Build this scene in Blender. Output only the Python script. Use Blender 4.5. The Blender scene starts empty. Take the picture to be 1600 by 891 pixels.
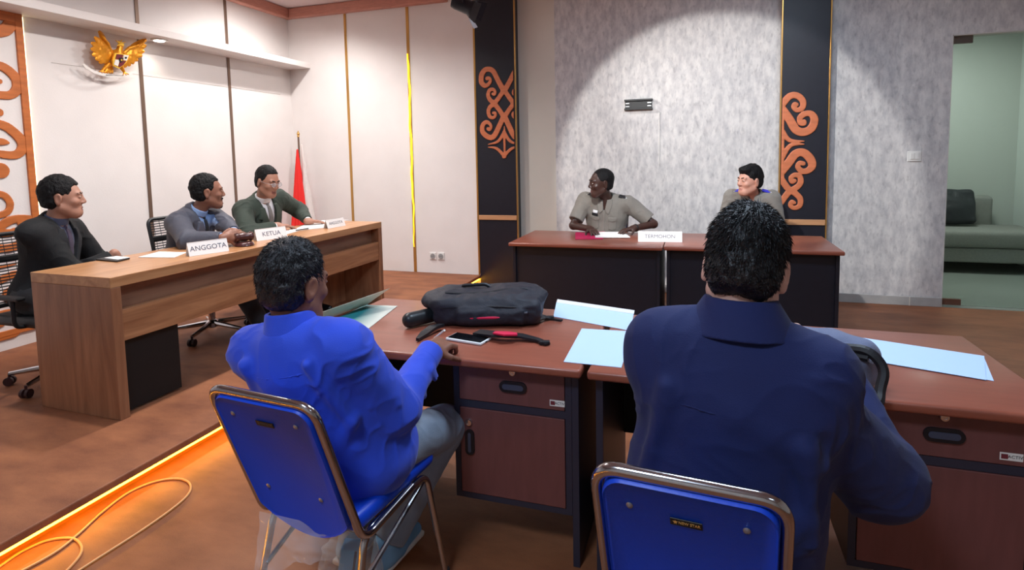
import bpy, bmesh, math, random
import numpy as np
from mathutils import Vector, Matrix
random.seed(7)
np.seterr(all='ignore')
PI = math.pi
SC = bpy.context.scene
COL = SC.collection

# ------------------------------------------------------------------ camera
CF, CCX, CCY = 905.873, 791.959, 321.172            # focal length and principal point, pixels of 1600x891
CH = 1.47                                           # eye height above the hall floor
def _rot(yaw, pitch, roll):
    c, s = np.cos, np.sin
    Ry = np.array([[c(yaw), -s(yaw), 0], [s(yaw), c(yaw), 0], [0, 0, 1]])
    base = np.array([[1, 0, 0], [0, 0, -1], [0, 1, 0]])
    Rp = np.array([[1, 0, 0], [0, c(pitch), -s(pitch)], [0, s(pitch), c(pitch)]])
    Rr = np.array([[c(roll), -s(roll), 0], [s(roll), c(roll), 0], [0, 0, 1]])
    return Rr @ Rp @ base @ Ry
CR = _rot(-math.radians(18.388), math.radians(4.824), -math.radians(1.125))
cam_d = bpy.data.cameras.new('camera'); cam = bpy.data.objects.new('camera', cam_d); COL.objects.link(cam)
cam_d.sensor_fit = 'HORIZONTAL'; cam_d.sensor_width = 36.0
cam_d.lens = CF * 36.0 / 1600.0
cam_d.shift_x = (800.0 - CCX) / 1600.0
cam_d.shift_y = (CCY - 445.5) / 1600.0
cam_d.clip_start = 0.02
m = Matrix.Identity(4)
for i in range(3):
    m[i][0] = CR[0][i]; m[i][1] = -CR[1][i]; m[i][2] = -CR[2][i]
m[2][3] = CH
cam.matrix_world = m
SC.camera = cam
def at(x, y, X=None, Y=None, Z=None):               # measuring aid: photo pixel on a known plane of the room
    d = CR.T @ np.array([(x - CCX) / CF, (y - CCY) / CF, 1.0])
    t = (Z - CH) / d[2] if Z is not None else (Y / d[1] if Y is not None else X / d[0])
    return np.array([0, 0, CH]) + t * d

# ------------------------------------------------------------------ exposure, world, lights
SC.view_settings.view_transform = 'Standard'
SC.view_settings.look = 'None'
SC.view_settings.exposure = 0.0
SC.view_settings.gamma = 1.0
SC.view_settings.use_curve_mapping = False
w = bpy.data.worlds.new('world'); SC.world = w; w.use_nodes = True
w.node_tree.nodes['Background'].inputs[0].default_value = (0.55, 0.6, 0.7, 1)
w.node_tree.nodes['Background'].inputs[1].default_value = 0.3
def light(name, kind, loc, power, color, aim=None, size=0.1, spot=None, blend=0.3, sy=None):
    d = bpy.data.lights.new(name, kind); d.energy = power; d.color = color
    o = bpy.data.objects.new(name, d); COL.objects.link(o); o.location = loc
    if kind == 'AREA':
        d.size = size
        if sy: d.shape = 'RECTANGLE'; d.size_y = sy
    else: d.shadow_soft_size = size
    if kind == 'SPOT': d.spot_size = math.radians(spot); d.spot_blend = blend
    if aim is not None:
        o.rotation_euler = (Vector(aim) - Vector(loc)).to_track_quat('-Z', 'Y').to_euler()
    return o
WARM = (1.0, 0.86, 0.72); NEUT = (1.0, 0.965, 0.94); COOL = (0.66, 0.82, 1.0)
CEIL = 3.33
STAGE_LAMPS = [(-2.85, 2.4), (-2.75, 3.3), (-2.75, 4.7), (-3.9, 5.2)]
STAGE_W = 165.0
HALL_FILL = [(0.1, 2.4, 1.15), (-0.9, -0.6, 1.3), (1.9, -0.8, .2), (0.9, 4.3, .55)]  # unseen panels added for ambient light; the last lifts the far wall and tables
HALL_W = 58.0
SPOT_POS = (-2.03, 5.25, 2.86); SPOT_AIM = (1.5, 6.27, 1.2); SPOT_W = 170.0
SPOT2_POS = (-0.7, 2.5, 3.05); SPOT2_AIM = (0.1, 6.27, 1.3); SPOT2_W = 400.0
# ------------------------------------------------------------------ materials
def lin(c):
    r = []
    for v in c[:3]:
        v = v / 255.0
        r.append(v / 12.92 if v <= 0.04045 else ((v + 0.055) / 1.055) ** 2.4)
    return (r[0], r[1], r[2], 1.0)
_M = {}
def mat(name, col, rough=0.5, metal=0.0, spec=0.5, var=0.0, vscale=8.0, stretch=(1, 1, 1), bump=0.0, bscale=60.0,
        emit=0.0, ecol=None, trans=0.0, ior=1.45, alpha=1.0, sheen=0.0, coat=0.0, col2=None, detail=4.0):
    if name in _M: return _M[name]
    M = bpy.data.materials.new(name); M.use_nodes = True
    nt = M.node_tree; b = nt.nodes['Principled BSDF']
    b.inputs['Base Color'].default_value = lin(col)
    b.inputs['Roughness'].default_value = rough; b.inputs['Metallic'].default_value = metal
    b.inputs['Specular IOR Level'].default_value = spec
    b.inputs['IOR'].default_value = ior
    if trans: b.inputs['Transmission Weight'].default_value = trans
    if alpha < 1: b.inputs['Alpha'].default_value = alpha
    if sheen: b.inputs['Sheen Weight'].default_value = sheen
    if coat: b.inputs['Coat Weight'].default_value = coat; b.inputs['Coat Roughness'].default_value = 0.15
    if emit:
        b.inputs['Emission Color'].default_value = lin(ecol or col); b.inputs['Emission Strength'].default_value = emit
    if var or bump or col2:
        tc = nt.nodes.new('ShaderNodeTexCoord'); mp = nt.nodes.new('ShaderNodeMapping')
        mp.inputs['Scale'].default_value = stretch
        nt.links.new(tc.outputs['Object'], mp.inputs['Vector'])
    if var or col2:
        n = nt.nodes.new('ShaderNodeTexNoise'); n.inputs['Scale'].default_value = vscale; n.inputs['Detail'].default_value = detail
        nt.links.new(mp.outputs[0], n.inputs['Vector'])
        mx = nt.nodes.new('ShaderNodeMix'); mx.data_type = 'RGBA'
        a = lin(col); 
        if col2: c1, c2 = a, lin(col2)
        else:
            c1 = tuple(v * (1 - var) for v in a[:3]) + (1,); c2 = tuple(min(1, v * (1 + var)) for v in a[:3]) + (1,)
        mx.inputs['A'].default_value = c1; mx.inputs['B'].default_value = c2
        rp = nt.nodes.new('ShaderNodeMapRange'); rp.inputs[1].default_value = 0.3; rp.inputs[2].default_value = 0.7
        nt.links.new(n.outputs[0], rp.inputs[0]); nt.links.new(rp.outputs[0], mx.inputs['Factor'])
        nt.links.new(mx.outputs['Result'], b.inputs['Base Color'])
    if bump:
        n2 = nt.nodes.new('ShaderNodeTexNoise'); n2.inputs['Scale'].default_value = bscale; n2.inputs['Detail'].default_value = 5
        nt.links.new(mp.outputs[0], n2.inputs['Vector'])
        bp = nt.nodes.new('ShaderNodeBump'); bp.inputs['Strength'].default_value = bump; bp.inputs['Distance'].default_value = 0.02
        nt.links.new(n2.outputs[0], bp.inputs['Height']); nt.links.new(bp.outputs[0], b.inputs['Normal'])
    _M[name] = M
    return M

# ------------------------------------------------------------------ objects
WL = {}                                             # world translation of every object whose mesh was given in world coordinates
def to_obj(name, me, mats, parent=None, world=True, loc=None):
    o = bpy.data.objects.new(name, me); COL.objects.link(o)
    for mm in (mats if isinstance(mats, (list, tuple)) else [mats]): me.materials.append(mm)
    if parent is not None:
        o.parent = parent
        if world:
            off = WL.get(parent.name, Vector((0, 0, 0))); me.transform(Matrix.Translation(-off)); WL[o.name] = off
    elif world:
        if loc is None:
            co = np.empty(len(me.vertices) * 3); me.vertices.foreach_get('co', co); co = co.reshape(-1, 3)
            lo, hi = co.min(0), co.max(0); loc = ((lo[0] + hi[0]) / 2, (lo[1] + hi[1]) / 2, lo[2])
        off = Vector(loc); me.transform(Matrix.Translation(-off)); o.location = off; WL[o.name] = off
    return o
def obj(name, bm, mats, parent=None, world=True, smooth=False, loc=None):
    bmesh.ops.recalc_face_normals(bm, faces=bm.faces)
    me = bpy.data.meshes.new(name); bm.to_mesh(me); bm.free()
    if smooth:
        me.polygons.foreach_set('use_smooth', [True] * len(me.polygons))
        try: me.set_sharp_from_angle(angle=math.radians(40))
        except Exception: pass
    return to_obj(name, me, mats, parent, world, loc)
def tag(o, label, cat, group=None, kind=None):
    if kind: o['kind'] = kind
    if label: o['label'] = label
    if cat: o['category'] = cat
    if group: o['group'] = group
    return o
def thing(name, label, cat, loc, rotz=0.0, group=None):
    o = bpy.data.objects.new(name, None); COL.objects.link(o); o.location = loc; o.rotation_euler = (0, 0, rotz)
    o.empty_display_size = 0.1
    WL[o.name] = Vector(loc)
    return tag(o, label, cat, group)
def struct(name, bm, m, parent=None, smooth=False):
    o = obj(name, bm, m, parent, smooth=smooth)
    if parent is None: o['kind'] = 'structure'
    return o
def copy_tree(o, parent=None):
    c = o.copy(); COL.objects.link(c)
    if parent is not None: c.parent = parent
    for ch in list(o.children): copy_tree(ch, c)
    return c

# ------------------------------------------------------------------ bmesh shapes
def BM(): return bmesh.new()
def add_box(bm, lo, hi, bev=0.0, M=None, seg=2):
    lo, hi = Vector(lo), Vector(hi)
    r = bmesh.ops.create_cube(bm, size=1.0)
    vs = r['verts']; c = (lo + hi) / 2; s = hi - lo
    for v in vs: v.co = Vector((v.co.x * s.x, v.co.y * s.y, v.co.z * s.z)) + c
    if bev > 0:
        es = list({e for v in vs for e in v.link_edges})
        rr = bmesh.ops.bevel(bm, geom=es, offset=bev, segments=seg, affect='EDGES', profile=0.5)
        vs = list({v for f in rr['faces'] for v in f.verts} | {v for v in vs if v.is_valid})
    if M is not None:
        for v in vs: v.co = M @ v.co
    return vs
def add_tube(bm, pts, r, seg=10, closed=False, cap=True, rads=None, up=None):
    pts = [Vector(p) for p in pts]; n = len(pts); rings = []
    prev = None
    for i, p in enumerate(pts):
        if closed: t = (pts[(i + 1) % n] - pts[i - 1])
        else: t = pts[min(i + 1, n - 1)] - pts[max(i - 1, 0)]
        t.normalize()
        if prev is None:
            a = Vector(up) if up else (Vector((0, 0, 1)) if abs(t.z) < 0.9 else Vector((1, 0, 0)))
            u = (a - t * a.dot(t)).normalized()
        else:
            u = (prev - t * prev.dot(t))
            u = u.normalized() if u.length > 1e-6 else prev
        prev = u; v = t.cross(u)
        rr = rads[i] if rads else r
        rings.append([bm.verts.new(p + (u * math.cos(2 * PI * k / seg) + v * math.sin(2 * PI * k / seg)) * rr) for k in range(seg)])
    for i in range(n if closed else n - 1):
        a, b = rings[i], rings[(i + 1) % n]
        for k in range(seg): bm.faces.new((a[k], a[(k + 1) % seg], b[(k + 1) % seg], b[k]))
    if cap and not closed:
        bm.faces.new(rings[0][::-1]); bm.faces.new(rings[-1])
def fillet(pts, rad, n=6, closed=False):
    pts = [Vector(p) for p in pts]; out = []; N = len(pts)
    for i, p in enumerate(pts):
        if not closed and i in (0, N - 1): out.append(p); continue
        a = (pts[i - 1] - p); b = (pts[(i + 1) % N] - p)
        r = min(rad, a.length * 0.49, b.length * 0.49)
        p0 = p + a.normalized() * r; p1 = p + b.normalized() * r
        for k in range(n + 1):
            t = k / n; out.append(p0 * (1 - t) ** 2 + p * 2 * t * (1 - t) + p1 * t * t)
    return out
def add_cyl(bm, p0, p1, r, seg=20, r2=None):
    add_tube(bm, [p0, p1], r, seg=seg, rads=[r, r if r2 is None else r2])
def add_lathe(bm, prof, c=(0, 0, 0), seg=24, M=None):
    rings = []
    for (r, z) in prof:
        ring = []
        for k in range(seg):
            a = 2 * PI * k / seg; p = Vector((r * math.cos(a), r * math.sin(a), z))
            if M is not None: p = M @ p
            ring.append(bm.verts.new(p + Vector(c)))
        rings.append(ring)
    for a, b in zip(rings, rings[1:]):
        for k in range(seg): bm.faces.new((a[k], a[(k + 1) % seg], b[(k + 1) % seg], b[k]))
    bm.faces.new(rings[0][::-1]); bm.faces.new(rings[-1])
def add_prism(bm, poly, d):
    d = Vector(d); a = [bm.verts.new(Vector(p)) for p in poly]; b = [bm.verts.new(Vector(p) + d) for p in poly]
    n = len(a); bm.faces.new(a[::-1]); bm.faces.new(b)
    for i in range(n): bm.faces.new((a[i], a[(i + 1) % n], b[(i + 1) % n], b[i]))
def add_ribbon(bm, pts, wdir, wid, th=0.003):         # flat strap: thin box swept along pts
    pts = [Vector(p) for p in pts]; n = len(pts); rings = []
    for i, p in enumerate(pts):
        t = (pts[min(i + 1, n - 1)] - pts[max(i - 1, 0)]).normalized()
        wd = Vector(wdir[i] if isinstance(wdir, list) else wdir); wd = (wd - t * wd.dot(t)).normalized(); nn = t.cross(wd)
        ww = wid[i] if isinstance(wid, list) else wid
        rings.append([bm.verts.new(p + wd * ww / 2 * a + nn * th / 2 * b) for a, b in ((-1, -1), (1, -1), (1, 1), (-1, 1))])
    for a, b in zip(rings, rings[1:]):
        for k in range(4): bm.faces.new((a[k], a[(k + 1) % 4], b[(k + 1) % 4], b[k]))
    bm.faces.new(rings[0][::-1]); bm.faces.new(rings[-1])
def text_obj(name, body, size, M, m, parent, ext=0.0006, sx=1.0, bold=0.0):
    cu = bpy.data.curves.new(name, 'FONT'); cu.body = body; cu.size = size; cu.extrude = ext
    cu.align_x = 'CENTER'; cu.align_y = 'CENTER'; cu.offset = bold
    t = bpy.data.objects.new('tmp', cu); COL.objects.link(t)
    dg = bpy.context.evaluated_depsgraph_get()
    me = bpy.data.meshes.new_from_object(t.evaluated_get(dg)); bpy.data.objects.remove(t)
    me.name = name; me.materials.clear()
    me.transform(M @ Matrix.Diagonal((sx, 1, 1, 1)))
    return to_obj(name, me, m, parent)
def basis(o, x, y):                                   # text frame: x to the right of the writing, y up
    x = Vector(x).normalized(); y = Vector(y); y = (y - x * y.dot(x)).normalized(); z = x.cross(y)
    M = Matrix.Identity(4)
    for i in range(3): M[i][0] = x[i]; M[i][1] = y[i]; M[i][2] = z[i]; M[i][3] = o[i]
    return M

# ------------------------------------------------------------------ smooth solids (distance fields meshed with surface nets)
def V3(*a): return np.array(a, float)
def nrm(v): v = np.asarray(v, float); return v / max(1e-9, np.linalg.norm(v))
class Pr:
    __slots__ = ('f', 'op', 'k', 'c', 'r')
    def __init__(s, f, c, r, op='u', k=0.0): s.f, s.c, s.r, s.op, s.k = f, np.asarray(c, float), r, op, k
class Fr:                                             # local frame: columns of M are the axes
    def __init__(s, o, M): s.o = np.asarray(o, float); s.M = np.asarray(M, float)
    def inv(s, P): return (P - s.o) @ s.M
    def w(s, *p): return s.o + s.M @ np.array(p, float)
    def d(s, *p): return s.M @ np.array(p, float)
WF = Fr((0, 0, 0), np.eye(3))
def frame(o, fwd, up=(0, 0, 1)):
    y = nrm(fwd); x = nrm(np.cross(y, up)); z = np.cross(x, y)
    return Fr(o, np.stack([x, y, z], 1))
def frame_up(o, up, fwd):
    z = nrm(up); x = nrm(np.cross(np.asarray(fwd, float), z)); y = np.cross(z, x)
    return Fr(o, np.stack([x, y, z], 1))
def cap(a, b, ra, rb=None, k=0.0, op='u', fr=WF):
    a = fr.w(*a); b = fr.w(*b); rb = ra if rb is None else rb
    ab = b - a; L2 = max(1e-12, ab @ ab)
    def f(P):
        q = P - a; t = np.clip(q @ ab / L2, 0, 1)
        return np.linalg.norm(q - t[:, None] * ab, axis=1) - (ra + (rb - ra) * t)
    return Pr(f, (a + b) / 2, math.sqrt(L2) / 2 + max(ra, rb), op, k)
def ell(c, r, k=0.0, op='u', fr=WF):
    o = fr.w(*c); M = fr.M; r = np.asarray(r, float); r2 = r * r
    def f(P):
        q = (P - o) @ M
        k0 = np.sqrt(((q / r) ** 2).sum(1)); k1 = np.sqrt(((q / r2) ** 2).sum(1))
        return np.where(k1 > 1e-9, k0 * (k0 - 1) / np.maximum(k1, 1e-9), -r.min())
    return Pr(f, o, r.max(), op, k)
def rbox(c, h, rd=0.0, k=0.0, op='u', fr=WF):
    o = fr.w(*c); M = fr.M; h = np.asarray(h, float) - rd
    def f(P):
        q = np.abs((P - o) @ M) - h
        return np.sqrt((np.maximum(q, 0) ** 2).sum(1)) + np.minimum(q.max(1), 0) - rd
    return Pr(f, o, float(np.linalg.norm(h + rd)), op, k)
def half(p, n, k=0.0, op='s'):                        # op 's' removes the side n points to
    p = np.asarray(p, float); n = nrm(n)
    return Pr(lambda P: -((P - p) @ n) if op == 's' else (P - p) @ n, p, 1e3, op, k)
def ring(a, b, r, t, k=0.0, op='u', fr=WF, r2=None):  # open tube wall around the axis a-b
    a = fr.w(*a); b = fr.w(*b); ab = b - a; L = np.linalg.norm(ab); u = ab / L; r2 = r if r2 is None else r2
    def f(P):
        q = P - a; h = q @ u; rho = np.linalg.norm(q - h[:, None] * u, axis=1)
        rr = r + (r2 - r) * np.clip(h / L, 0, 1)
        dx = np.abs(rho - rr) - t; dy = np.abs(h - L / 2) - L / 2
        return np.sqrt(np.maximum(dx, 0) ** 2 + np.maximum(dy, 0) ** 2) + np.minimum(np.maximum(dx, dy), 0) - 0.002
    return Pr(f, (a + b) / 2, math.hypot(L / 2, max(r, r2) + t) + .002, op, k)
def poly_d(x, z, pts):
    pts = np.asarray(pts, float); d = np.full(x.shape, 1e9); s = np.ones(x.shape)
    n = len(pts)
    for i in range(n):
        a = pts[i]; b = pts[i - 1]; e = b - a
        wx = x - a[0]; wz = z - a[1]; t = np.clip((wx * e[0] + wz * e[1]) / (e @ e), 0, 1)
        d = np.minimum(d, (wx - t * e[0]) ** 2 + (wz - t * e[1]) ** 2)
        c1 = z >= a[1]; c2 = z < b[1]; c3 = e[0] * wz > e[1] * wx
        s = np.where((c1 & c2 & c3) | (~c1 & ~c2 & ~c3), -s, s)
    return s * np.sqrt(d)
def smin(a, b, k):
    if k <= 0: return np.minimum(a, b)
    h = np.maximum(k - np.abs(a - b), 0) / k
    return np.minimum(a, b) - h * h * k * 0.25
def smax(a, b, k): return -smin(-a, -b, k)
def ev(prims, P):
    d = np.full(len(P), 1e3)
    for p in prims:
        x = p.f(P)
        if p.op == 'u': d = smin(d, x, p.k)
        elif p.op == 's': d = smax(d, -x, p.k)
        else: d = smax(d, x, p.k)
    return d
def patch(base, fr, poly, t, deep=0.012, front=1, k=0.0):   # raised piece on a garment: outline in the frame's x-z plane
    poly = np.asarray(poly, float); c2 = poly.mean(0); r2 = np.abs(poly - c2).max() * 1.5
    def f(P):
        q = fr.inv(P); d = ev(base, P)
        return np.maximum(np.maximum(np.maximum(d - t, -d - deep), poly_d(q[:, 0], q[:, 2], poly)), -front * q[:, 1])
    return Pr(f, fr.w(c2[0], front * 0.1, c2[1]), r2 + 0.2, 'u', k)
def hash3(i, j, k):
    h = (i * 374761393 + j * 668265263 + k * 2147483647) & 0xffffffff
    h = ((h ^ (h >> 13)) * 1274126177) & 0xffffffff
    return ((h ^ (h >> 16)) & 0xffff) / 32767.5 - 1.0
def vnoise(P):
    F = np.floor(P).astype(np.int64); f = P - F; f = f * f * (3 - 2 * f); r = 0
    for a in (0, 1):
        for b in (0, 1):
            for c in (0, 1):
                wgt = (f[:, 0] if a else 1 - f[:, 0]) * (f[:, 1] if b else 1 - f[:, 1]) * (f[:, 2] if c else 1 - f[:, 2])
                r = r + wgt * hash3(F[:, 0] + a, F[:, 1] + b, F[:, 2] + c)
    return r
def sdf_mesh(prims, h, n=16):
    us = [p for p in prims if p.op == 'u']
    lo = np.min([p.c - p.r for p in us], 0) - 2 * h; hi = np.max([p.c + p.r for p in us], 0) + 2 * h
    its = [p for p in prims if p.op == 'i' and p.r < 50]
    for p in its: lo = np.maximum(lo, p.c - p.r - 2 * h); hi = np.minimum(hi, p.c + p.r + 2 * h)
    B = n * h; nb = np.maximum(1, np.ceil((hi - lo) / B).astype(int))
    idx = np.stack(np.meshgrid(*[np.arange(q) for q in nb], indexing='ij'), -1).reshape(-1, 3)
    cen = lo + (idx + 0.5) * B; R = B * 0.866
    keep = np.ones(len(cen), bool)
    kmax = max([p.k for p in prims] + [0])
    D = np.stack([p.f(cen) for p in prims], 1)
    um = np.min(np.stack([D[:, i] for i, p in enumerate(prims) if p.op == 'u'], 1), 1)
    full = ev(prims, cen)
    keep = (um < R * 1.5 + kmax) & (full > -R * 1.8 - kmax) & (full < R * 1.8 + kmax)
    g = np.arange(n + 1)
    L = np.stack(np.meshgrid(g, g, g, indexing='ij'), -1).reshape(-1, 3)
    Vs, Ids, Qs = [], [], []
    NT = nb * n + 2
    def gid(i, j, k): return (i * NT[1] + j) * NT[2] + k
    for bi in np.nonzero(keep)[0]:
        base = idx[bi] * n
        P = lo + (base + L) * h
        sub = []
        for i, p in enumerate(prims):
            if p.op == 'u':
                if D[bi, i] < um[bi] + 2.6 * R + p.k: sub.append(p)
            elif p.op == 's':
                if D[bi, i] < 1.5 * R + p.k: sub.append(p)
            elif D[bi, i] > -(1.5 * R + p.k): sub.append(p)
        d = ev(sub, P).reshape(n + 1, n + 1, n + 1)
        ins = d < 0
        if ins.all() or not ins.any(): continue
        S = np.zeros((n, n, n, 3)); C = np.zeros((n, n, n))
        for ax in range(3):
            sl0 = [slice(None)] * 3; sl1 = [slice(None)] * 3; sl0[ax] = slice(0, n); sl1[ax] = slice(1, n + 1)
            a = d[tuple(sl0)]; b = d[tuple(sl1)]; cr = (a < 0) != (b < 0)
            t = np.where(cr, a / np.where(cr, a - b, 1), 0)
            o1, o2 = [q for q in range(3) if q != ax]
            shp = a.shape
            gi = np.stack(np.meshgrid(*[np.arange(q) for q in shp], indexing='ij'), -1).astype(float)
            gi[..., ax] += t
            for u in (0, 1):
                for v in (0, 1):
                    s = [slice(None)] * 3; s[o1] = slice(u, u + n); s[o2] = slice(v, v + n); s = tuple(s)
                    c = cr[s]; C += c; S += gi[s] * c[..., None]
            ii = np.argwhere(cr)
            ok = (ii[:, o1] < n) & (ii[:, o2] < n) 
            ii = ii[ok]
            if len(ii):
                neg = a[ii[:, 0], ii[:, 1], ii[:, 2]] < 0
                g0 = ii + base; e1 = np.zeros(3, int); e1[o1] = 1; e2 = np.zeros(3, int); e2[o2] = 1
                q = [g0 - e1 - e2, g0 - e2, g0, g0 - e1]
                q = np.stack([gid(x[:, 0], x[:, 1], x[:, 2]) for x in q], 1)
                bad = ((g0[:, o1] == 0) | (g0[:, o2] == 0)); 
                flip = neg if ax != 1 else ~neg
                q = np.where(flip[:, None], q, q[:, ::-1]); Qs.append(q[~bad])
        m = C > 0; ci = np.argwhere(m)
        Vs.append(lo + (base + S[m] / C[m][:, None]) * h)
        cg = ci + base; Ids.append(gid(cg[:, 0], cg[:, 1], cg[:, 2]))
    V = np.concatenate(Vs); I = np.concatenate(Ids); Q = np.concatenate(Qs)
    o = np.argsort(I); Is = I[o]; V = V[o]
    pos = np.clip(np.searchsorted(Is, Q), 0, len(Is) - 1)
    good = (Is[pos] == Q).all(1)
    return V, pos[good]
def islands(V, Q):
    lab = np.arange(len(V))
    while True:
        m = lab[Q].min(1); new = lab.copy(); np.minimum.at(new, Q.ravel(), np.repeat(m, Q.shape[1])); new = new[new]
        if (new == lab).all(): break
        lab = new
    for l in np.unique(lab[Q[:, 0]]):
        q = Q[lab[Q[:, 0]] == l]; ids, inv = np.unique(q, return_inverse=True); yield V[ids], inv.reshape(q.shape)
def np_mesh(name, V, Q, smooth=True):
    me = bpy.data.meshes.new(name); nv, nf = len(V), len(Q); k = Q.shape[1]
    me.vertices.add(nv); me.vertices.foreach_set('co', np.ascontiguousarray(V, dtype=np.float32).ravel())
    me.loops.add(nf * k); me.loops.foreach_set('vertex_index', np.ascontiguousarray(Q, dtype=np.int32).ravel())
    me.polygons.add(nf); me.polygons.foreach_set('loop_start', np.arange(0, nf * k, k, dtype=np.int32))
    me.polygons.foreach_set('use_smooth', np.full(nf, smooth))
    me.update(calc_edges=True); me.validate()
    return me
def vnormals(V, Q):
    N = np.zeros_like(V); fn = np.cross(V[Q[:, 2]] - V[Q[:, 0]], V[Q[:, 3]] - V[Q[:, 1]])
    for i in range(4): np.add.at(N, Q[:, i], fn)
    return N / np.maximum(1e-12, np.linalg.norm(N, axis=1))[:, None]
def relax(V, Q, it=1, lam=0.5):
    for _ in range(it):
        S = np.zeros_like(V); C = np.zeros(len(V))
        for i in range(4):
            for j in (Q[:, (i + 1) % 4], Q[:, i - 1]):
                np.add.at(S, Q[:, i], V[j]); np.add.at(C, Q[:, i], 1)
        V = V * (1 - lam) + lam * S / np.maximum(C, 1)[:, None]
    return V
def solid(name, prims, h, mats, parent=None, it=1, disp=None, matf=None, smooth=True, loc=None):
    V, Q = sdf_mesh(prims, h)
    if it: V = relax(V, Q, it)
    if disp is not None:
        N = vnormals(V, Q); V = V + N * disp(V)[:, None]
    me = np_mesh(name, V, Q, smooth)
    o = to_obj(name, me, mats, parent, True, loc)
    if matf is not None:
        cen = V[Q].mean(1); me.polygons.foreach_set('material_index', matf(cen).astype(np.int32)); me.update()
    return o
# ------------------------------------------------------------------ the room
XL, YB, YC, YG = -4.87, 6.15, 6.12, 6.27              # left wall, stage back wall, column fronts, grey wall
SZ, SE = 0.12, -2.37                                  # stage height and its front edge
XR, YN = 4.2, -2.6                                    # right wall and the wall behind the camera
m_white = mat('white_panel', (228, 222, 219), 0.55, var=0.03, vscale=3, bump=0.05, bscale=90)
m_cream = mat('cream_paint', (214, 208, 196), 0.6, var=0.03, vscale=3)
m_gold = mat('brass_strip', (196, 150, 84), 0.3, metal=0.75)
m_brownstrip = mat('bronze_strip', (120, 98, 84), 0.4, metal=0.5)
m_black = mat('black_laminate', (24, 25, 36), 0.45, var=0.1, vscale=20)
m_orn = mat('carved_orange_wood', (196, 112, 74), 0.5, var=0.12, vscale=9, stretch=(1, 1, 4))
m_ornL = mat('fretwork_wood', (190, 106, 52), 0.5, var=0.16, vscale=6, stretch=(1, 1, 5))
m_cornice = mat('cornice_wood', (188, 128, 112), 0.5, var=0.12, vscale=14, stretch=(1, 1, 8))
m_ceil = mat('ceiling_paint', (214, 196, 196), 0.7)
m_led = mat('amber_light_strip', (255, 170, 20), 0.5, emit=26.0, ecol=(255, 178, 40))
m_ledy = mat('yellow_light_strip', (255, 225, 40), 0.5, emit=1.3, ecol=(250, 215, 40))
m_ledw = mat('warm_light_strip', (255, 240, 200), 0.5, emit=2.5, ecol=(255, 240, 190))
m_lampw = mat('lamp_lens', (255, 250, 240), 0.5, emit=12.0)

def mat_floor(name, c1, c2, rough):
    M = bpy.data.materials.new(name); M.use_nodes = True; nt = M.node_tree; b = nt.nodes['Principled BSDF']
    tc = nt.nodes.new('ShaderNodeTexCoord'); mp = nt.nodes.new('ShaderNodeMapping'); nt.links.new(tc.outputs['Object'], mp.inputs[0])
    mp.inputs['Scale'].default_value = (1.0, 2.2, 1)
    n = nt.nodes.new('ShaderNodeTexNoise'); n.inputs['Scale'].default_value = 2.6; n.inputs['Detail'].default_value = 6; n.inputs['Roughness'].default_value = .6
    n2 = nt.nodes.new('ShaderNodeTexNoise'); n2.inputs['Scale'].default_value = 320; n2.inputs['Detail'].default_value = 2
    nt.links.new(mp.outputs[0], n.inputs['Vector']); nt.links.new(tc.outputs['Object'], n2.inputs['Vector'])
    ad = nt.nodes.new('ShaderNodeMath'); ad.operation = 'MULTIPLY_ADD'; ad.inputs[1].default_value = 0.45
    nt.links.new(n2.outputs[0], ad.inputs[0]); nt.links.new(n.outputs[0], ad.inputs[2])
    rp = nt.nodes.new('ShaderNodeMapRange'); rp.inputs[1].default_value = 0.5; rp.inputs[2].default_value = 0.98
    nt.links.new(ad.outputs[0], rp.inputs[0])
    mx = nt.nodes.new('ShaderNodeMix'); mx.data_type = 'RGBA'; mx.inputs['A'].default_value = lin(c1); mx.inputs['B'].default_value = lin(c2)
    nt.links.new(rp.outputs[0], mx.inputs['Factor']); nt.links.new(mx.outputs['Result'], b.inputs['Base Color'])
    b.inputs['Roughness'].default_value = rough; b.inputs['Specular IOR Level'].default_value = 0.3
    return M
m_floor = mat_floor('brown_vinyl_floor', (112, 66, 42), (158, 100, 66), 0.5)
m_stage = mat_floor('brown_stage_carpet', (112, 66, 46), (160, 102, 68), 0.6)

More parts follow.
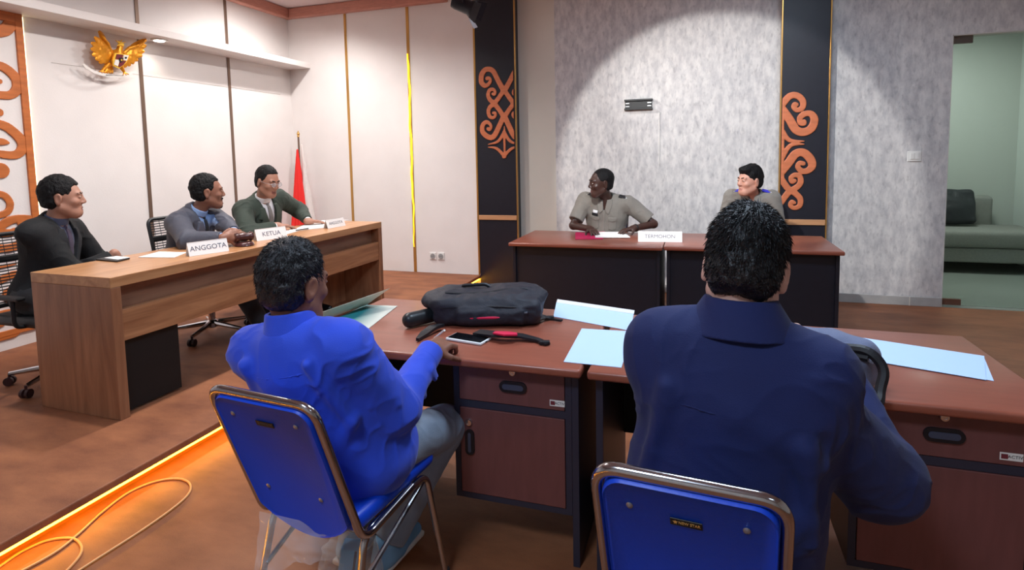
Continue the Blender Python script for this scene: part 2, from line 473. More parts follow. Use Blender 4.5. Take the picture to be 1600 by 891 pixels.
def mat_wallpaper():
    M = bpy.data.materials.new('grey_mottled_wallpaper'); M.use_nodes = True; nt = M.node_tree; b = nt.nodes['Principled BSDF']
    tc = nt.nodes.new('ShaderNodeTexCoord'); mp = nt.nodes.new('ShaderNodeMapping'); nt.links.new(tc.outputs['Object'], mp.inputs[0])
    mp.inputs['Scale'].default_value = (1.0, 1.0, 0.42)
    n = nt.nodes.new('ShaderNodeTexNoise'); n.inputs['Scale'].default_value = 16; n.inputs['Detail'].default_value = 7; n.inputs['Roughness'].default_value = .62
    n2 = nt.nodes.new('ShaderNodeTexNoise'); n2.inputs['Scale'].default_value = 42; n2.inputs['Detail'].default_value = 4
    for q in (n, n2): nt.links.new(mp.outputs[0], q.inputs['Vector'])
    r = nt.nodes.new('ShaderNodeValToRGB'); r.color_ramp.elements[0].position = .36; r.color_ramp.elements[1].position = .62
    r.color_ramp.elements[0].color = lin((182, 180, 182)); r.color_ramp.elements[1].color = lin((214, 211, 209))
    nt.links.new(n.outputs[0], r.inputs[0])
    r2 = nt.nodes.new('ShaderNodeValToRGB'); r2.color_ramp.elements[0].position = .30; r2.color_ramp.elements[1].position = .44
    r2.color_ramp.elements[0].color = lin((176, 174, 178)); r2.color_ramp.elements[1].color = (1, 1, 1, 1)
    nt.links.new(n2.outputs[0], r2.inputs[0])
    mx = nt.nodes.new('ShaderNodeMix'); mx.data_type = 'RGBA'; mx.blend_type = 'MULTIPLY'; mx.inputs['Factor'].default_value = .35
    nt.links.new(r.outputs[0], mx.inputs['A']); nt.links.new(r2.outputs[0], mx.inputs['B'])
    nt.links.new(mx.outputs['Result'], b.inputs['Base Color']); b.inputs['Roughness'].default_value = .75
    bp = nt.nodes.new('ShaderNodeBump'); bp.inputs['Strength'].default_value = .12; nt.links.new(n.outputs[0], bp.inputs['Height']); nt.links.new(bp.outputs[0], b.inputs['Normal'])
    return M
m_grey = mat_wallpaper()
m_tile = mat('grey_floor_tile', (150, 158, 150), 0.12, spec=0.6)
m_skirt = mat('grey_skirting_tile', (168, 166, 164), 0.35, var=0.06, vscale=12)
m_sage = mat('sage_paint', (180, 186, 179), 0.6)
m_pale = mat('pale_sage_paint', (206, 214, 208), 0.6)

bm = BM(); add_box(bm, (SE - 0.2, YN, -0.1), (XR, YG, 0)); struct('floor', bm, m_floor)
bm = BM(); add_box(bm, (XL, YN, SZ - 0.035), (SE, YC + .02, SZ), bev=0.006); struct('floor_stage', bm, m_stage)
m_riser = mat('stage_riser', (150, 90, 40), 0.5)
bm = BM(); add_box(bm, (SE - 0.14, YN, 0), (SE - 0.10, YC + .02, SZ - 0.035)); struct('trim_1', bm, m_riser)
# walls
DX0, DX1, DZ = 2.14, 3.02, 2.475                       # glass door opening in the grey wall
bm = BM(); add_box(bm, (XL - 0.1, YN, -0.1), (XL, YB, CEIL + .1)); struct('wall_left', bm, m_white)
bm = BM(); add_box(bm, (XL - 0.1, YB, -0.1), (-2.38, YB + 0.1, CEIL + .1)); struct('wall_stage_back', bm, m_white)
bm = BM()
add_box(bm, (-1.503, YG, -0.1), (DX0, YG + 0.13, CEIL + .1)); add_box(bm, (DX1, YG, -0.1), (XR, YG + 0.13, CEIL + .1)); add_box(bm, (DX0, YG, DZ), (DX1, YG + 0.13, CEIL + .1))
struct('wall_back', bm, m_grey)
bm = BM(); add_box(bm, (-2.0, YG, -0.1), (-1.503, YG + .13, CEIL + .1)); struct('wall_back_painted', bm, m_cream)
bm = BM(); add_box(bm, (XR, YN, -0.1), (XR + .1, YG, CEIL + .1)); struct('wall_right', bm, m_cream)
bm = BM(); add_box(bm, (XL, YN - .1, -0.1), (XR, YN, CEIL + .1)); struct('wall_front', bm, m_cream)
bm = BM(); add_box(bm, (XL, YN, CEIL), (XR, YG, CEIL + .1)); struct('ceiling', bm, m_ceil)
# cornice
bm = BM(); add_box(bm, (XL, YN, 3.21), (XL + .09, YB, CEIL - .002), bev=.012); struct('trim_2', bm, m_cornice)
bm = BM(); add_box(bm, (XL + .09, YB - .09, 3.21), (-2.69, YB, CEIL - .002), bev=.012); struct('trim_3', bm, m_cornice)
# skirting tiles
bm = BM(); add_box(bm, (-1.9, YG - .012, 0), (DX0, YG, 0.085), bev=.003); o = struct('baseboard_back', bm, m_skirt)
for x in (0.62, 1.886):
    bm = BM(); add_box(bm, (x - .003, YG - .014, 0), (x + .003, YG - .011, 0.084)); obj('joint', bm, m_cream, o)
# bulkhead box along the left wall
XSF = -4.562
bm = BM(); add_box(bm, (XL, YN, 2.60), (XSF, YB, 2.665), bev=.004); struct('trim_4', bm, m_white)
# panel strips on the left wall and the stage back wall
k = 5
def strip(lo, hi, m):
    global k
    bm = BM(); add_box(bm, lo, hi, bev=.002); struct('trim_%d' % k, bm, m); k += 1
for y in (4.08, 5.14):
    strip((XL, y - .018, SZ), (XL + .008, y + .018, 2.6), m_brownstrip); strip((XL, y - .018, 2.665), (XL + .008, y + .018, 3.21), m_brownstrip)
strip((-4.042 - .016, YB - .008, SZ), (-4.042 + .016, YB, 3.21), m_gold)
strip((-3.21 - .018, YB - .008, SZ), (-3.21 + .018, YB, 3.21), m_gold)
strip((-2.40, YB - .012, SZ), (-2.385, YB, 3.3), m_gold)
strip((XL, 3.3, 2.279), (XL + .0015, YB - .2, 2.283), mat('panel_joint', (196, 188, 182), .6))
# amber and yellow light strips
bm = BM(); add_box(bm, (SE - .035, YN, SZ - .052), (SE - .015, YC, SZ - .036)); tag(obj('light_strip', bm, m_led), 'amber light strip glowing under the front lip of the stage', 'light strip')
bm = BM()
zz = np.linspace(0.42, 2.68, 40)
pts = [(-3.21 + 0.006 * math.sin(z * 9) + 0.004 * math.sin(z * 23), YB - .012, z) for z in zz]
add_ribbon(bm, pts, (1, 0, 0), [0.008 + .016 * min(1, (z - .42) / .8) * (1 if z < 2.6 else .5) for z in zz], .004)
tag(obj('light_strip', bm, m_ledy), 'bright yellow light strip running up the white wall seam left of the black column', 'light strip')
bm = BM(); add_box(bm, (XL, 3.10, SZ + .05), (XL + .012, 3.115, 2.59)); tag(obj('light_strip', bm, m_ledw), 'pale warm light strip beside the carved panel on the left wall', 'light strip')
# carved panel board on the left wall
bm = BM(); add_box(bm, (XL, 2.1, SZ), (XL + .035, 3.085, 2.6)); struct('trim_%d' % k, bm, m_white); k += 1

# ------------------------------------------------------------------ carved ornaments (thick scrolls cut from board)
def strokes(name, rows, conv, mpp, depth, axis, plane, mats, label=None, cat=None, clip=None, h=.006, parent=None, group=None):
    """rows: lists of (x, y, width) in crop pixels; conv turns them into wall coordinates (u, v)"""
    prims = []
    n = {'x': 0, 'y': 1}[axis]
    for row in rows:
        P = [(conv(a[0], a[1]), a[2] * mpp / 2) for a in row]
        if len(P) > 2 and len(row[0]) == 3:                       # smooth the path (Catmull-Rom)
            Q = []
            for i in range(len(P) - 1):
                p0 = P[max(i - 1, 0)]; p1 = P[i]; p2 = P[i + 1]; p3 = P[min(i + 2, len(P) - 1)]
                for t in np.linspace(0, 1, 4, endpoint=False):
                    f = lambda a, b, c, d: .5 * (2 * b + (c - a) * t + (2 * a - 5 * b + 4 * c - d) * t * t + (3 * b - a - 3 * c + d) * t ** 3)
                    Q.append((tuple(f(p0[0][j], p1[0][j], p2[0][j], p3[0][j]) for j in (0, 1)), p1[1] * (1 - t) + p2[1] * t))
            Q.append(P[-1]); P = Q
        if len(P) == 1: P = P * 2
        for (a, ra), (b, rb) in zip(P, P[1:]):
            A = np.array(a); Bv = np.array(b)
            def f(X, A=A, Bv=Bv, ra=ra, rb=rb):
                q = (X[:, [1, 2]] if n == 0 else X[:, [0, 2]]) - A; ab = Bv - A; L = max(1e-9, ab @ ab)
                t = np.clip(q @ ab / L, 0, 1)
                return np.linalg.norm(q - t[:, None] * ab, axis=1) - (ra + (rb - ra) * t)
            c = (A + Bv) / 2; c3 = (plane, c[0], c[1]) if n == 0 else (c[0], plane, c[1])
            prims.append(Pr(f, c3, np.linalg.norm(Bv - A) / 2 + max(ra, rb) + .02))
    s = 1 if n == 0 else -1
    prims.append(Pr(lambda X: np.abs(X[:, n] - plane - s * depth / 2) - depth / 2, (0, 0, 0), 99, 'i'))
    if clip:
        u0, u1, v0, v1 = clip; uu = 1 if n == 0 else 0
        prims.append(Pr(lambda X: np.maximum(np.maximum(u0 - X[:, uu], X[:, uu] - u1), np.maximum(v0 - X[:, 2], X[:, 2] - v1)), (0, 0, 0), 99, 'i'))
    V, Q = sdf_mesh(prims, h); V = relax(V, Q, 1)
    for v, q in islands(V, Q): to_obj(name, np_mesh(name, v, q, False), mats, parent)
# left black column
def column(name, x0, x1, z0, label):
    t = thing(name, label, 'column', ((x0 + x1) / 2, YC + .075, 0))
    bm = BM(); add_box(bm, (x0 + .012, YC, 0), (x1 - .012, YG - .001, CEIL - .005), bev=.004); obj('shaft', bm, m_black, t)
    for a, b in ((x0, x0 + .012), (x1 - .012, x1)):
        bm = BM(); add_box(bm, (a, YC - .006, z0), (b, YC + .03, CEIL - .005), bev=.002); obj('edge_trim', bm, m_gold, t)
    bm = BM(); add_box(bm, (x0 + .014, YC - .012, .762), (x1 - .014, YC + .001, .815), bev=.003); obj('band', bm, mat('tan_wood_band', (190, 140, 100), .5, var=.1, vscale=12, stretch=(.3, 1, 3)), t)
    return t
cL = column('column', -2.382, -1.905, .14, 'black column with orange carved scrolls between the white stage wall and the cream wall')
bx = lambda a, b: tuple(at(735 + a / 5.244, 90 + b / 5.244, Y=YC)[[0, 2]])
L1 = [[(275, 272, 46), (230, 190, 42), (185, 108, 42), (130, 98, 42), (96, 140, 46), (92, 200, 44), (120, 232, 38), (150, 220, 32), (166, 192, 28), (158, 170, 26), (140, 172, 34)],
      [(275, 270, 40), (240, 325, 38), (207, 378, 40), (240, 430, 38), (275, 485, 42)],
      [(207, 376, 40), (165, 350, 36), (148, 308, 34), (160, 268, 32), (190, 262, 28), (206, 285, 24), (198, 304, 24), (186, 298, 24)],
      [(207, 384, 36), (168, 400, 36), (150, 440, 34), (160, 482, 32), (188, 494, 28), (208, 474, 24), (204, 454, 24), (190, 454, 24)],
      [(275, 480, 44), (240, 560, 44), (195, 645, 46), (150, 652, 44), (104, 612, 42), (102, 560, 40), (130, 530, 36), (160, 542, 28), (172, 570, 26), (160, 590, 28), (146, 584, 28)],
      [(280, 612, 30), (228, 688, 24), (148, 712, 8)], [(148, 735, 8), (218, 746, 24), (283, 812, 30)]]
S1 = [[tuple(list(p)) for p in r] for r in L1]
mirror = lambda rows, c: [[(2 * c - p[0],) + tuple(p[1:]) for p in r] for r in rows]
strokes('carved_scroll', L1 + mirror(L1, 279) + [[(281, 565, 8), (281, 640, 22), (283, 800, 16)]], bx, .001326, .016, 'y', YC + .001, m_orn, parent=cL, clip=(-2.36, -1.93, 1.3, 2.6))
cR = column('column', .728, 1.149, 0, 'black column with orange carved scrolls standing right of the second officer')
bx2 = lambda a, b: tuple(at(1210 + a / 4.244, 135 + b / 4.244, Y=YC)[[0, 2]])
R1 = [[(52, 120, 40), (100, 66, 38), (150, 62, 36), (188, 98, 34), (184, 142, 32), (150, 158, 28), (126, 138, 24), (132, 118, 24), (146, 122, 24)],
      [(52, 150, 42), (100, 220, 46), (142, 288, 46), (195, 304, 46), (246, 276, 46), (264, 220, 42), (242, 182, 34), (198, 184, 34), (168, 210, 32), (172, 244, 26), (196, 248, 24), (196, 232, 24)],
      [(52, 300, 30), (100, 358, 24), (195, 364, 8)], [(52, 470, 30), (106, 392, 24), (195, 384, 8)],
      [(52, 560, 46), (95, 505, 48), (140, 448, 48), (192, 440, 46), (236, 480, 46), (250, 526, 42), (222, 558, 36), (182, 562, 32), (154, 534, 28), (166, 508, 26), (190, 512, 26)],
      [(44, 612, 34), (96, 684, 36), (140, 674, 34), (172, 640, 32), (168, 598, 30), (134, 588, 28), (108, 608, 26), (116, 634, 24), (132, 626, 24)],
      [(40, 775, 34), (98, 700, 36), (140, 712, 34), (172, 750, 32), (164, 794, 28), (128, 806, 26), (104, 786, 24), (114, 764, 22), (130, 772, 22)],
      [(50, 110, 24), (50, 640, 24)]]
strokes('carved_scroll', R1, bx2, .00165, .016, 'y', YC + .001, m_orn, parent=cR, clip=(.745, 1.13, .83, 2.2))
# left wall fretwork
def bl(off):
    return lambda a, b: tuple(at(a / 3.186, off + b / 3.186, X=XL + .035)[[1, 2]])
mp_ = .00145
F1 = [[(100, 98, 50), (60, 108, 60), (20, 150, 60), (-60, 165, 50)],
      [(-40, 318, 40), (20, 338, 46), (74, 388, 50), (82, 440, 50), (45, 474, 42), (-40, 470, 40)], [(-40, 405, 30), (-6, 405, 26)],
      [(-20, 558, 56), (-8, 560, 40)],
      [(-40, 610, 40), (30, 632, 46), (96, 690, 50), (108, 738, 50), (70, 772, 42), (-40, 762, 36)], [(-40, 704, 36), (10, 706, 34), (36, 712, 14)],
      [(-10, 850, 78), (0, 850, 78)]]
F2 = [[(-40, 105, 40), (15, 112, 34), (46, 150, 34), (34, 195, 34), (-20, 215, 34)],
      [(180, 232, 36), (90, 228, 40), (25, 248, 46), (-40, 300, 46)], [(70, 285, 26), (40, 300, 40), (-30, 296, 44)],
      [(-40, 378, 42), (50, 374, 44), (105, 340, 42), (122, 290, 40), (100, 250, 36)],
      [(-40, 436, 22), (78, 430, 6)], [(-40, 480, 24), (78, 453, 6)],
      [(-40, 556, 36), (60, 508, 40), (150, 506, 44)],
      [(150, 540, 44), (146, 600, 44), (112, 648, 44), (56, 640, 40), (24, 606, 34), (50, 582, 30), (90, 588, 26), (100, 602, 20)],
      [(-40, 720, 36), (40, 696, 36), (96, 722, 36), (92, 778, 36), (30, 826, 34), (-40, 840, 30)], [(-30, 748, 44), (4, 748, 40)]]
t = thing('fretwork_panel', 'orange wooden scroll fretwork on the white board at the left edge', 'carving', (XL + .035, 2.8, SZ))
strokes('scroll', F1, bl(0), mp_, .014, 'x', XL + .035, m_ornL, parent=t, clip=(2.4, 3.05, SZ, 2.6))
strokes('scroll', F2, bl(270), mp_, .014, 'x', XL + .035, m_ornL, parent=t, clip=(2.4, 3.05, .2, 2.0))
bm = BM(); add_box(bm, (XL + .035, 3.035, SZ), (XL + .052, 3.085, 2.6), bev=.002); add_box(bm, (XL + .035, 2.3, .225), (XL + .052, 3.035, .265), bev=.002); add_box(bm, (XL + .035, 2.3, 2.53), (XL + .052, 3.035, 2.6), bev=.002)
obj('border', bm, m_ornL, t)

# ------------------------------------------------------------------ wall fittings
m_plastic = mat('white_plastic', (226, 224, 220), .35)
m_dark = mat('dark_plastic', (28, 28, 30), .45)
def socket(x, z, label):
    t = thing('wall_socket', label, 'socket', (x, YB, z))
    bm = BM(); add_box(bm, (x - .042, YB - .012, z - .042), (x + .042, YB, z + .042), bev=.004); obj('plate', bm, m_plastic, t)
    bm = BM(); add_lathe(bm, [(.001, 0), (.026, 0), (.03, .004), (.03, .008)], M=Matrix.Rotation(PI / 2, 4, 'X'), c=(x, YB - .011, z)); obj('rim', bm, mat('grey_plastic', (150, 150, 150), .4), t)
    for s in (-1, 1):
        bm = BM(); add_cyl(bm, (x + s * .0095, YB - .0215, z), (x + s * .0095, YB - .015, z), .0035, 8); obj('hole', bm, m_dark, t)
socket(-2.972, .318, 'white wall socket low on the stage wall, left one of the pair')
socket(-2.868, .320, 'white wall socket low on the stage wall, right one nearer the black column')
t = thing('light_switch', 'white double light switch on the grey wall left of the glass door', 'switch', (1.879, YG, 1.40))
bm = BM(); add_box(bm, (1.824, YG - .012, 1.352), (1.934, YG, 1.448), bev=.004); obj('plate', bm, m_plastic, t)
for s in (0, 1):
    bm = BM(); add_box(bm, (1.845 + s * .036, YG - .02, 1.372), (1.878 + s * .036, YG - .011, 1.43), bev=.003); obj('rocker', bm, m_plastic, t)
t = thing('wall_bracket', 'small black metal screen bracket on the grey wall above the first officer', 'bracket', (-.607, YG, 1.98))
bm = BM(); add_box(bm, (-.745, YG - .022, 1.935), (-.47, YG, 2.035), bev=.003); obj('plate', bm, m_dark, t)
for z in (1.93, 2.022):
    bm = BM(); add_box(bm, (-.752, YG - .045, z), (-.463, YG, z + .018), bev=.002); obj('rail', bm, m_dark, t)
for x in (-.72, -.497):
    for z in (1.968, 2.0):
        bm = BM(); add_box(bm, (x - .02, YG - .027, z - .006), (x + .02, YG - .021, z + .006), bev=.002); obj('slot', bm, mat('steel', (190, 190, 192), .3, metal=.8), t)
bm = BM(); add_tube(bm, [(-.398, YG - .004, 1.9), (-.396, YG - .006, 1.6), (-.397, YG - .004, 1.36)], .004, 6)
tag(obj('wall_cable', bm, m_plastic), 'thin white cable hanging down the grey wall below the bracket', 'cable')

# glass door and the room behind it
t = thing('door_1', None, None, (DX0 + .44, YG + .06, 0)); t['kind'] = 'structure'
m_glass = mat('green_tinted_glass', (228, 238, 233), .02, trans=1.0, ior=1.1, spec=.5)
bm = BM(); add_box(bm, (DX0 + .006, YG + .055, .01), (DX1 - .006, YG + .065, DZ - .01)); obj('glass_leaf', bm, m_glass, t)
m_patch = mat('brushed_patch_fitting', (120, 116, 110), .35, metal=.8)
bm = BM(); add_box(bm, (DX0 + .006, YG + .045, DZ - .075), (DX0 + .17, YG + .075, DZ - .012), bev=.003); obj('patch_fitting', bm, m_patch, t)
bm = BM(); add_box(bm, (DX0 + .006, YG + .045, .012), (DX0 + .17, YG + .075, .07), bev=.003); obj('patch_fitting', bm, mat('brown_patch_fitting', (120, 88, 74), .4, metal=.5), t)
bm = BM(); add_box(bm, (DX0 - .0, YG - .003, 0), (DX0 + .006, YG + .134, DZ)); add_box(bm, (DX1 - .006, YG - .003, 0), (DX1, YG + .134, DZ)); add_box(bm, (DX0, YG - .003, DZ - .01), (DX1, YG + .134, DZ)); obj('door_frame', bm, mat('pale_door_edge', (196, 194, 188), .5), t)
LY = 9.0
bm = BM(); add_box(bm, (.8, YG, -.1), (5.5, LY, -.002)); add_box(bm, (DX0, YG, -.002), (DX1, YG + .13, .002)); struct('floor_lobby', bm, m_tile)
xc = at(1588, 250, Y=LY)[0]
bm = BM(); add_box(bm, (.8, LY, -.1), (xc, LY + .1, 3.0)); struct('wall_lobby_back', bm, m_sage)
bm = BM(); add_box(bm, (xc, YG + .13, -.1), (xc + .1, LY + .1, 3.0)); struct('wall_lobby_right', bm, m_pale)
bm = BM(); add_box(bm, (.7, YG + .13, -.1), (.8, LY + .1, 3.0)); struct('wall_lobby_left', bm, m_sage)
bm = BM(); add_box(bm, (.7, YG + .13, 3.0), (xc + .1, LY + .1, 3.1)); struct('ceiling_lobby', bm, m_sage)
# sofa
m_sofa = mat('grey_sofa_fabric', (128, 130, 124), .9, var=.08, vscale=60, bump=.2, bscale=200)
t = thing('sofa', 'grey fabric sofa standing in the lobby behind the glass door', 'sofa', (2.85, 8.5, 0))
sx0, sx1, sy0, sy1 = 2.0, xc - .02, 8.02, 8.96
bm = BM(); add_box(bm, (sx0, sy0 + .02, .13), (sx1, sy1, .30), bev=.02); obj('base', bm, m_sofa, t)
bm = BM(); add_box(bm, (sx0, sy0, .302), (sx1, sy1 - .15, .50), bev=.05, seg=4); obj('seat_cushion', bm, m_sofa, t, smooth=True)
bm = BM(); add_box(bm, (sx0, sy1 - .2, .45), (3.5, sy1 - .03, .86), bev=.05, seg=4); obj('backrest', bm, m_sofa, t, smooth=True)
for x in (sx0 + .1, sx1 - .1):
    for y in (sy0 + .1, sy1 - .1):
        bm = BM(); add_box(bm, (x - .02, y - .02, 0), (x + .02, y + .02, .131)); obj('leg', bm, mat('steel', (190, 190, 192), .3, metal=.8), t)
fr = frame((2.98, 8.60, .735), (0, -1, .35))
o = solid('cushion', [rbox((0, 0, 0), (.26, .06, .22), .05, fr=fr), ell((0, 0, 0), (.22, .1, .19), .06, fr=fr)], .012, mat('black_satin_cushion', (34, 38, 42), .45, bump=.3, bscale=14), it=2,
          disp=lambda V: .008 * vnoise(V * 14))
tag(o, 'black satin cushion leaning on the grey sofa in the lobby', 'cushion')

# ------------------------------------------------------------------ lamps of the room and added hall fill panels
def downlight(x, y, z, label, m=m_lampw, r=.055, group=None):
    t = thing('downlight', label, 'ceiling light', (x, y, z - .012), group=group)
    bm = BM(); add_lathe(bm, [(r * .8, 0), (r * 1.25, 0), (r * 1.3, .006), (r * 1.3, .013)], c=(x, y, z - .013)); obj('ring', bm, m_plastic, t)
    bm = BM(); add_lathe(bm, [(.001, 0), (r * .8, 0), (r * .8, .002)], c=(x, y, z - .0165)); obj('lens', bm, m, t)
downlight(-4.70, 4.15, 2.60, 'small round downlight in the underside of the wall box above the emblem')
light('downlight_glow', 'SPOT', (-4.70, 4.15, 2.575), 5.0, WARM, aim=(-4.74, 4.02, 1.2), size=.03, spot=130, blend=.6)
for x, y in STAGE_LAMPS:
    downlight(x, y, CEIL, 'round white downlight in the ceiling above the stage', r=.07, group='ceiling downlights above the stage')
    light('stage_lamp', 'SPOT', (x, y, CEIL - .03), STAGE_W, NEUT, aim=(x - .75, y, 0), size=.06, spot=150, blend=.8)
for x, y, pw in HALL_FILL:
    t = thing('fill_panel', 'square cool white fill light panel added on the hall ceiling', 'ceiling light', (x, y, CEIL - .03), group='added fill light panels over the hall')
    bm = BM(); add_box(bm, (x - .3, y - .3, CEIL - .03), (x + .3, y + .3, CEIL - .001), bev=.004); obj('frame', bm, m_plastic, t)
    light('hall_fill', 'AREA', (x, y, CEIL - .034), HALL_W * pw, COOL, aim=(x, y, 0), size=.56)
light('lobby_lamp', 'AREA', (2.6, 7.7, 2.95), 44, (.98, 1.0, .98), aim=(2.6, 7.7, 0), size=.6)
# stage spotlights with barn doors
m_spot = mat('black_lamp_housing', (26, 26, 34), .35, metal=.3)
def spotlight(label, SPOT_POS, SPOT_AIM, SPOT_W, ang, blend):
    t = thing('spotlight', label, 'spotlight', SPOT_POS)
    d = nrm(np.array(SPOT_AIM) - np.array(SPOT_POS)); Mq = Vector(d).to_track_quat('Z', 'Y').to_matrix().to_4x4()
    Mq = Matrix.Translation(Vector(SPOT_POS) - Vector(d) * .03) @ Mq
    bm = BM(); add_lathe(bm, [(.03, -.2), (.062, -.19), (.07, -.15), (.07, -.02), (.085, 0), (.085, .02), (.078, .02), (.074, -.01), (.02, -.012)], M=Mq); obj('housing', bm, m_spot, t, smooth=True)
    bm = BM(); add_lathe(bm, [(.001, -.004), (.07, -.004), (.06, .003), (.001, .008)], M=Mq); obj('lens', bm, mat('spot_lens', (235, 244, 255), .3, emit=9.0), t)
    for a in range(4):
        Ma = Mq @ Matrix.Rotation(a * PI / 2 + .3, 4, 'Z') @ Matrix.Translation((0, .088, .02)) @ Matrix.Rotation(math.radians(-38), 4, 'X')
        bm = BM(); vs = add_box(bm, (-.075, -.001, 0), (.075, .001, .1)); 
        for v in vs:
            if v.co.z > .05: v.co.x *= 1.25
            v.co = Ma @ v.co
        obj('barn_door', bm, mat('lit_barn_door', (210, 214, 222), .4, metal=.2) if a == 2 else m_spot, t)  # one leaf paler: the lamp's light on it is put into the colour
    bm = BM(); add_tube(bm, fillet([Mq @ Vector((-.085, 0, -.08)), Mq @ Vector((-.085, 0, -.08)) + Vector((0, 0, .2)), Mq @ Vector((.085, 0, -.08)) + Vector((0, 0, .2)), Mq @ Vector((.085, 0, -.08))], .03), .008, 8); obj('yoke', bm, m_spot, t)
    top = Mq @ Vector((0, 0, -.08)); bm = BM(); add_tube(bm, [(top.x, top.y, top.z + .18), (top.x, top.y, CEIL)], .012, 8); obj('stem', bm, m_spot, t)
    light('spot_beam', 'SPOT', tuple(np.array(SPOT_POS) + d * .02), SPOT_W, (1.0, .985, .95), aim=SPOT_AIM, size=.03, spot=ang, blend=blend)
spotlight('black stage spotlight with barn doors hanging at the top edge before the black column', SPOT_POS, SPOT_AIM, SPOT_W, 52, .9)
spotlight('black stage spotlight hanging from the ceiling over the hall', SPOT2_POS, SPOT2_AIM, SPOT2_W, 45, .18)
# ------------------------------------------------------------------ the long wooden desk on the stage
def mat_wood(name, c1, c2, sc, rough=.38):
    M = bpy.data.materials.new(name); M.use_nodes = True; nt = M.node_tree; b = nt.nodes['Principled BSDF']
    tc = nt.nodes.new('ShaderNodeTexCoord'); mp = nt.nodes.new('ShaderNodeMapping'); nt.links.new(tc.outputs['Object'], mp.inputs[0]); mp.inputs['Scale'].default_value = sc
    n = nt.nodes.new('ShaderNodeTexNoise'); n.inputs['Scale'].default_value = 3.2; n.inputs['Detail'].default_value = 8; n.inputs['Roughness'].default_value = .58; n.inputs['Distortion'].default_value = .6
    nt.links.new(mp.outputs[0], n.inputs['Vector'])
    r = nt.nodes.new('ShaderNodeValToRGB'); e = r.color_ramp.elements
    e[0].position = .32; e[1].position = .68; e[0].color = lin(c1); e[1].color = lin(c2)
    nt.links.new(n.outputs[0], r.inputs[0]); nt.links.new(r.outputs[0], b.inputs['Base Color']); b.inputs['Roughness'].default_value = rough
    return M
m_dw_v = mat_wood('walnut_laminate_upright', (122, 78, 53), (164, 114, 82), (4, 4, .45))
m_dw_h = mat_wood('walnut_laminate_long', (136, 88, 58), (182, 130, 90), (5, .5, 6))
m_dw_top = mat_wood('walnut_laminate_top', (164, 112, 72), (196, 146, 102), (5, .5, 6), .3)
m_dblack = mat('black_panel', (10, 10, 12), .6)
DA = -math.radians(1.4)
desk = thing('judge_desk', 'long walnut desk with black modesty panel on the stage', 'desk', (-2.885, 2.155, SZ), DA)
DL, DD, DH = 2.60, .62, .765
def dpart(name, lo, hi, m, bev=.003):
    bm = BM(); add_box(bm, lo, hi, bev=bev); return obj(name, bm, m, desk, world=False)
dpart('end_panel', (-DD, 0, 0), (0, .055, DH - .056), m_dw_v)
dpart('end_panel', (-DD, DL - .055, 0), (0, DL, DH - .056), m_dw_v)
dpart('top', (-DD, 0, DH - .056), (0, DL, DH), m_dw_top)
dpart('recessed_fascia', (-.10, .055, DH - .20), (-.08, DL - .055, DH - .056), mat_wood('shaded_dark_walnut', (116, 78, 60), (150, 104, 80), (5, .5, 6)))  # darker veneer, with some shade under the top lip put into its colour
dpart('front_rail', (-.045, .055, DH - .352), (-.008, DL - .055, DH - .182), m_dw_h)
dpart('modesty_panel', (-.075, .055, .015), (-.05, .42, DH - .3), m_dblack)
dpart('modesty_panel', (-.42, DL - .56, .0), (-.395, DL - .055, DH - .3), m_dw_v)
def dw(x, y, z=0): return Vector((-2.885 + x * math.cos(DA) - y * math.sin(DA), 2.155 + x * math.sin(DA) + y * math.cos(DA), SZ + DH + z))
DZ = SZ + DH                                          # desk top height

# ------------------------------------------------------------------ laminate tables
m_top = mat('mahogany_laminate', (144, 80, 62), .32, var=.10, vscale=5, stretch=(1, 6, 6), coat=.15)
m_front = mat('mahogany_front', (106, 64, 62), .45, var=.10, vscale=6, stretch=(6, 1, 1))
m_slate = mat('slate_edge_band', (40, 42, 58), .45)
m_chrome = mat('chrome', (205, 205, 210), .12, metal=1.0)
m_cup = mat('black_handle_plastic', (18, 20, 26), .35)
m_cupin = mat('grey_handle_plastic', (60, 66, 84), .35)
def pill(bm, c, hw, hh, y0, y1, n=8):
    pts = []
    if hw >= hh:
        for i in range(n + 1): a = -PI / 2 + PI * i / n; pts.append((c[0] + hw - hh + hh * math.cos(a), c[1] + hh * math.sin(a)))
        for i in range(n + 1): a = PI / 2 + PI * i / n; pts.append((c[0] - hw + hh + hh * math.cos(a), c[1] + hh * math.sin(a)))
    else:
        for i in range(n + 1): a = PI * i / n; pts.append((c[0] + hw * math.cos(a), c[1] + hh - hw + hw * math.sin(a)))
        for i in range(n + 1): a = PI + PI * i / n; pts.append((c[0] + hw * math.cos(a), c[1] - hh + hw + hw * math.sin(a)))
    add_prism(bm, [(p[0], y0, p[1]) for p in pts], (0, y1 - y0, 0))
def cup_handle(parent, c, hw, hh, yf):
    bm = BM(); pill(bm, c, hw, hh, yf - .007, yf - .0005); h = obj('handle', bm, m_cup, parent)
    bm = BM(); pill(bm, c, hw - .012, hh - .011, yf - .0085, yf - .0065); obj('grip_recess', bm, m_cupin, parent)
def lock(parent, c, yf):
    bm = BM(); add_lathe(bm, [(.0135, 0), (.0135, .006), (.011, .009), (.006, .009), (.006, .007), (.001, .007)], M=Matrix.Rotation(PI / 2, 4, 'X'), c=(c[0], yf - .0, c[1])); obj('lock', bm, m_chrome, parent, smooth=True)
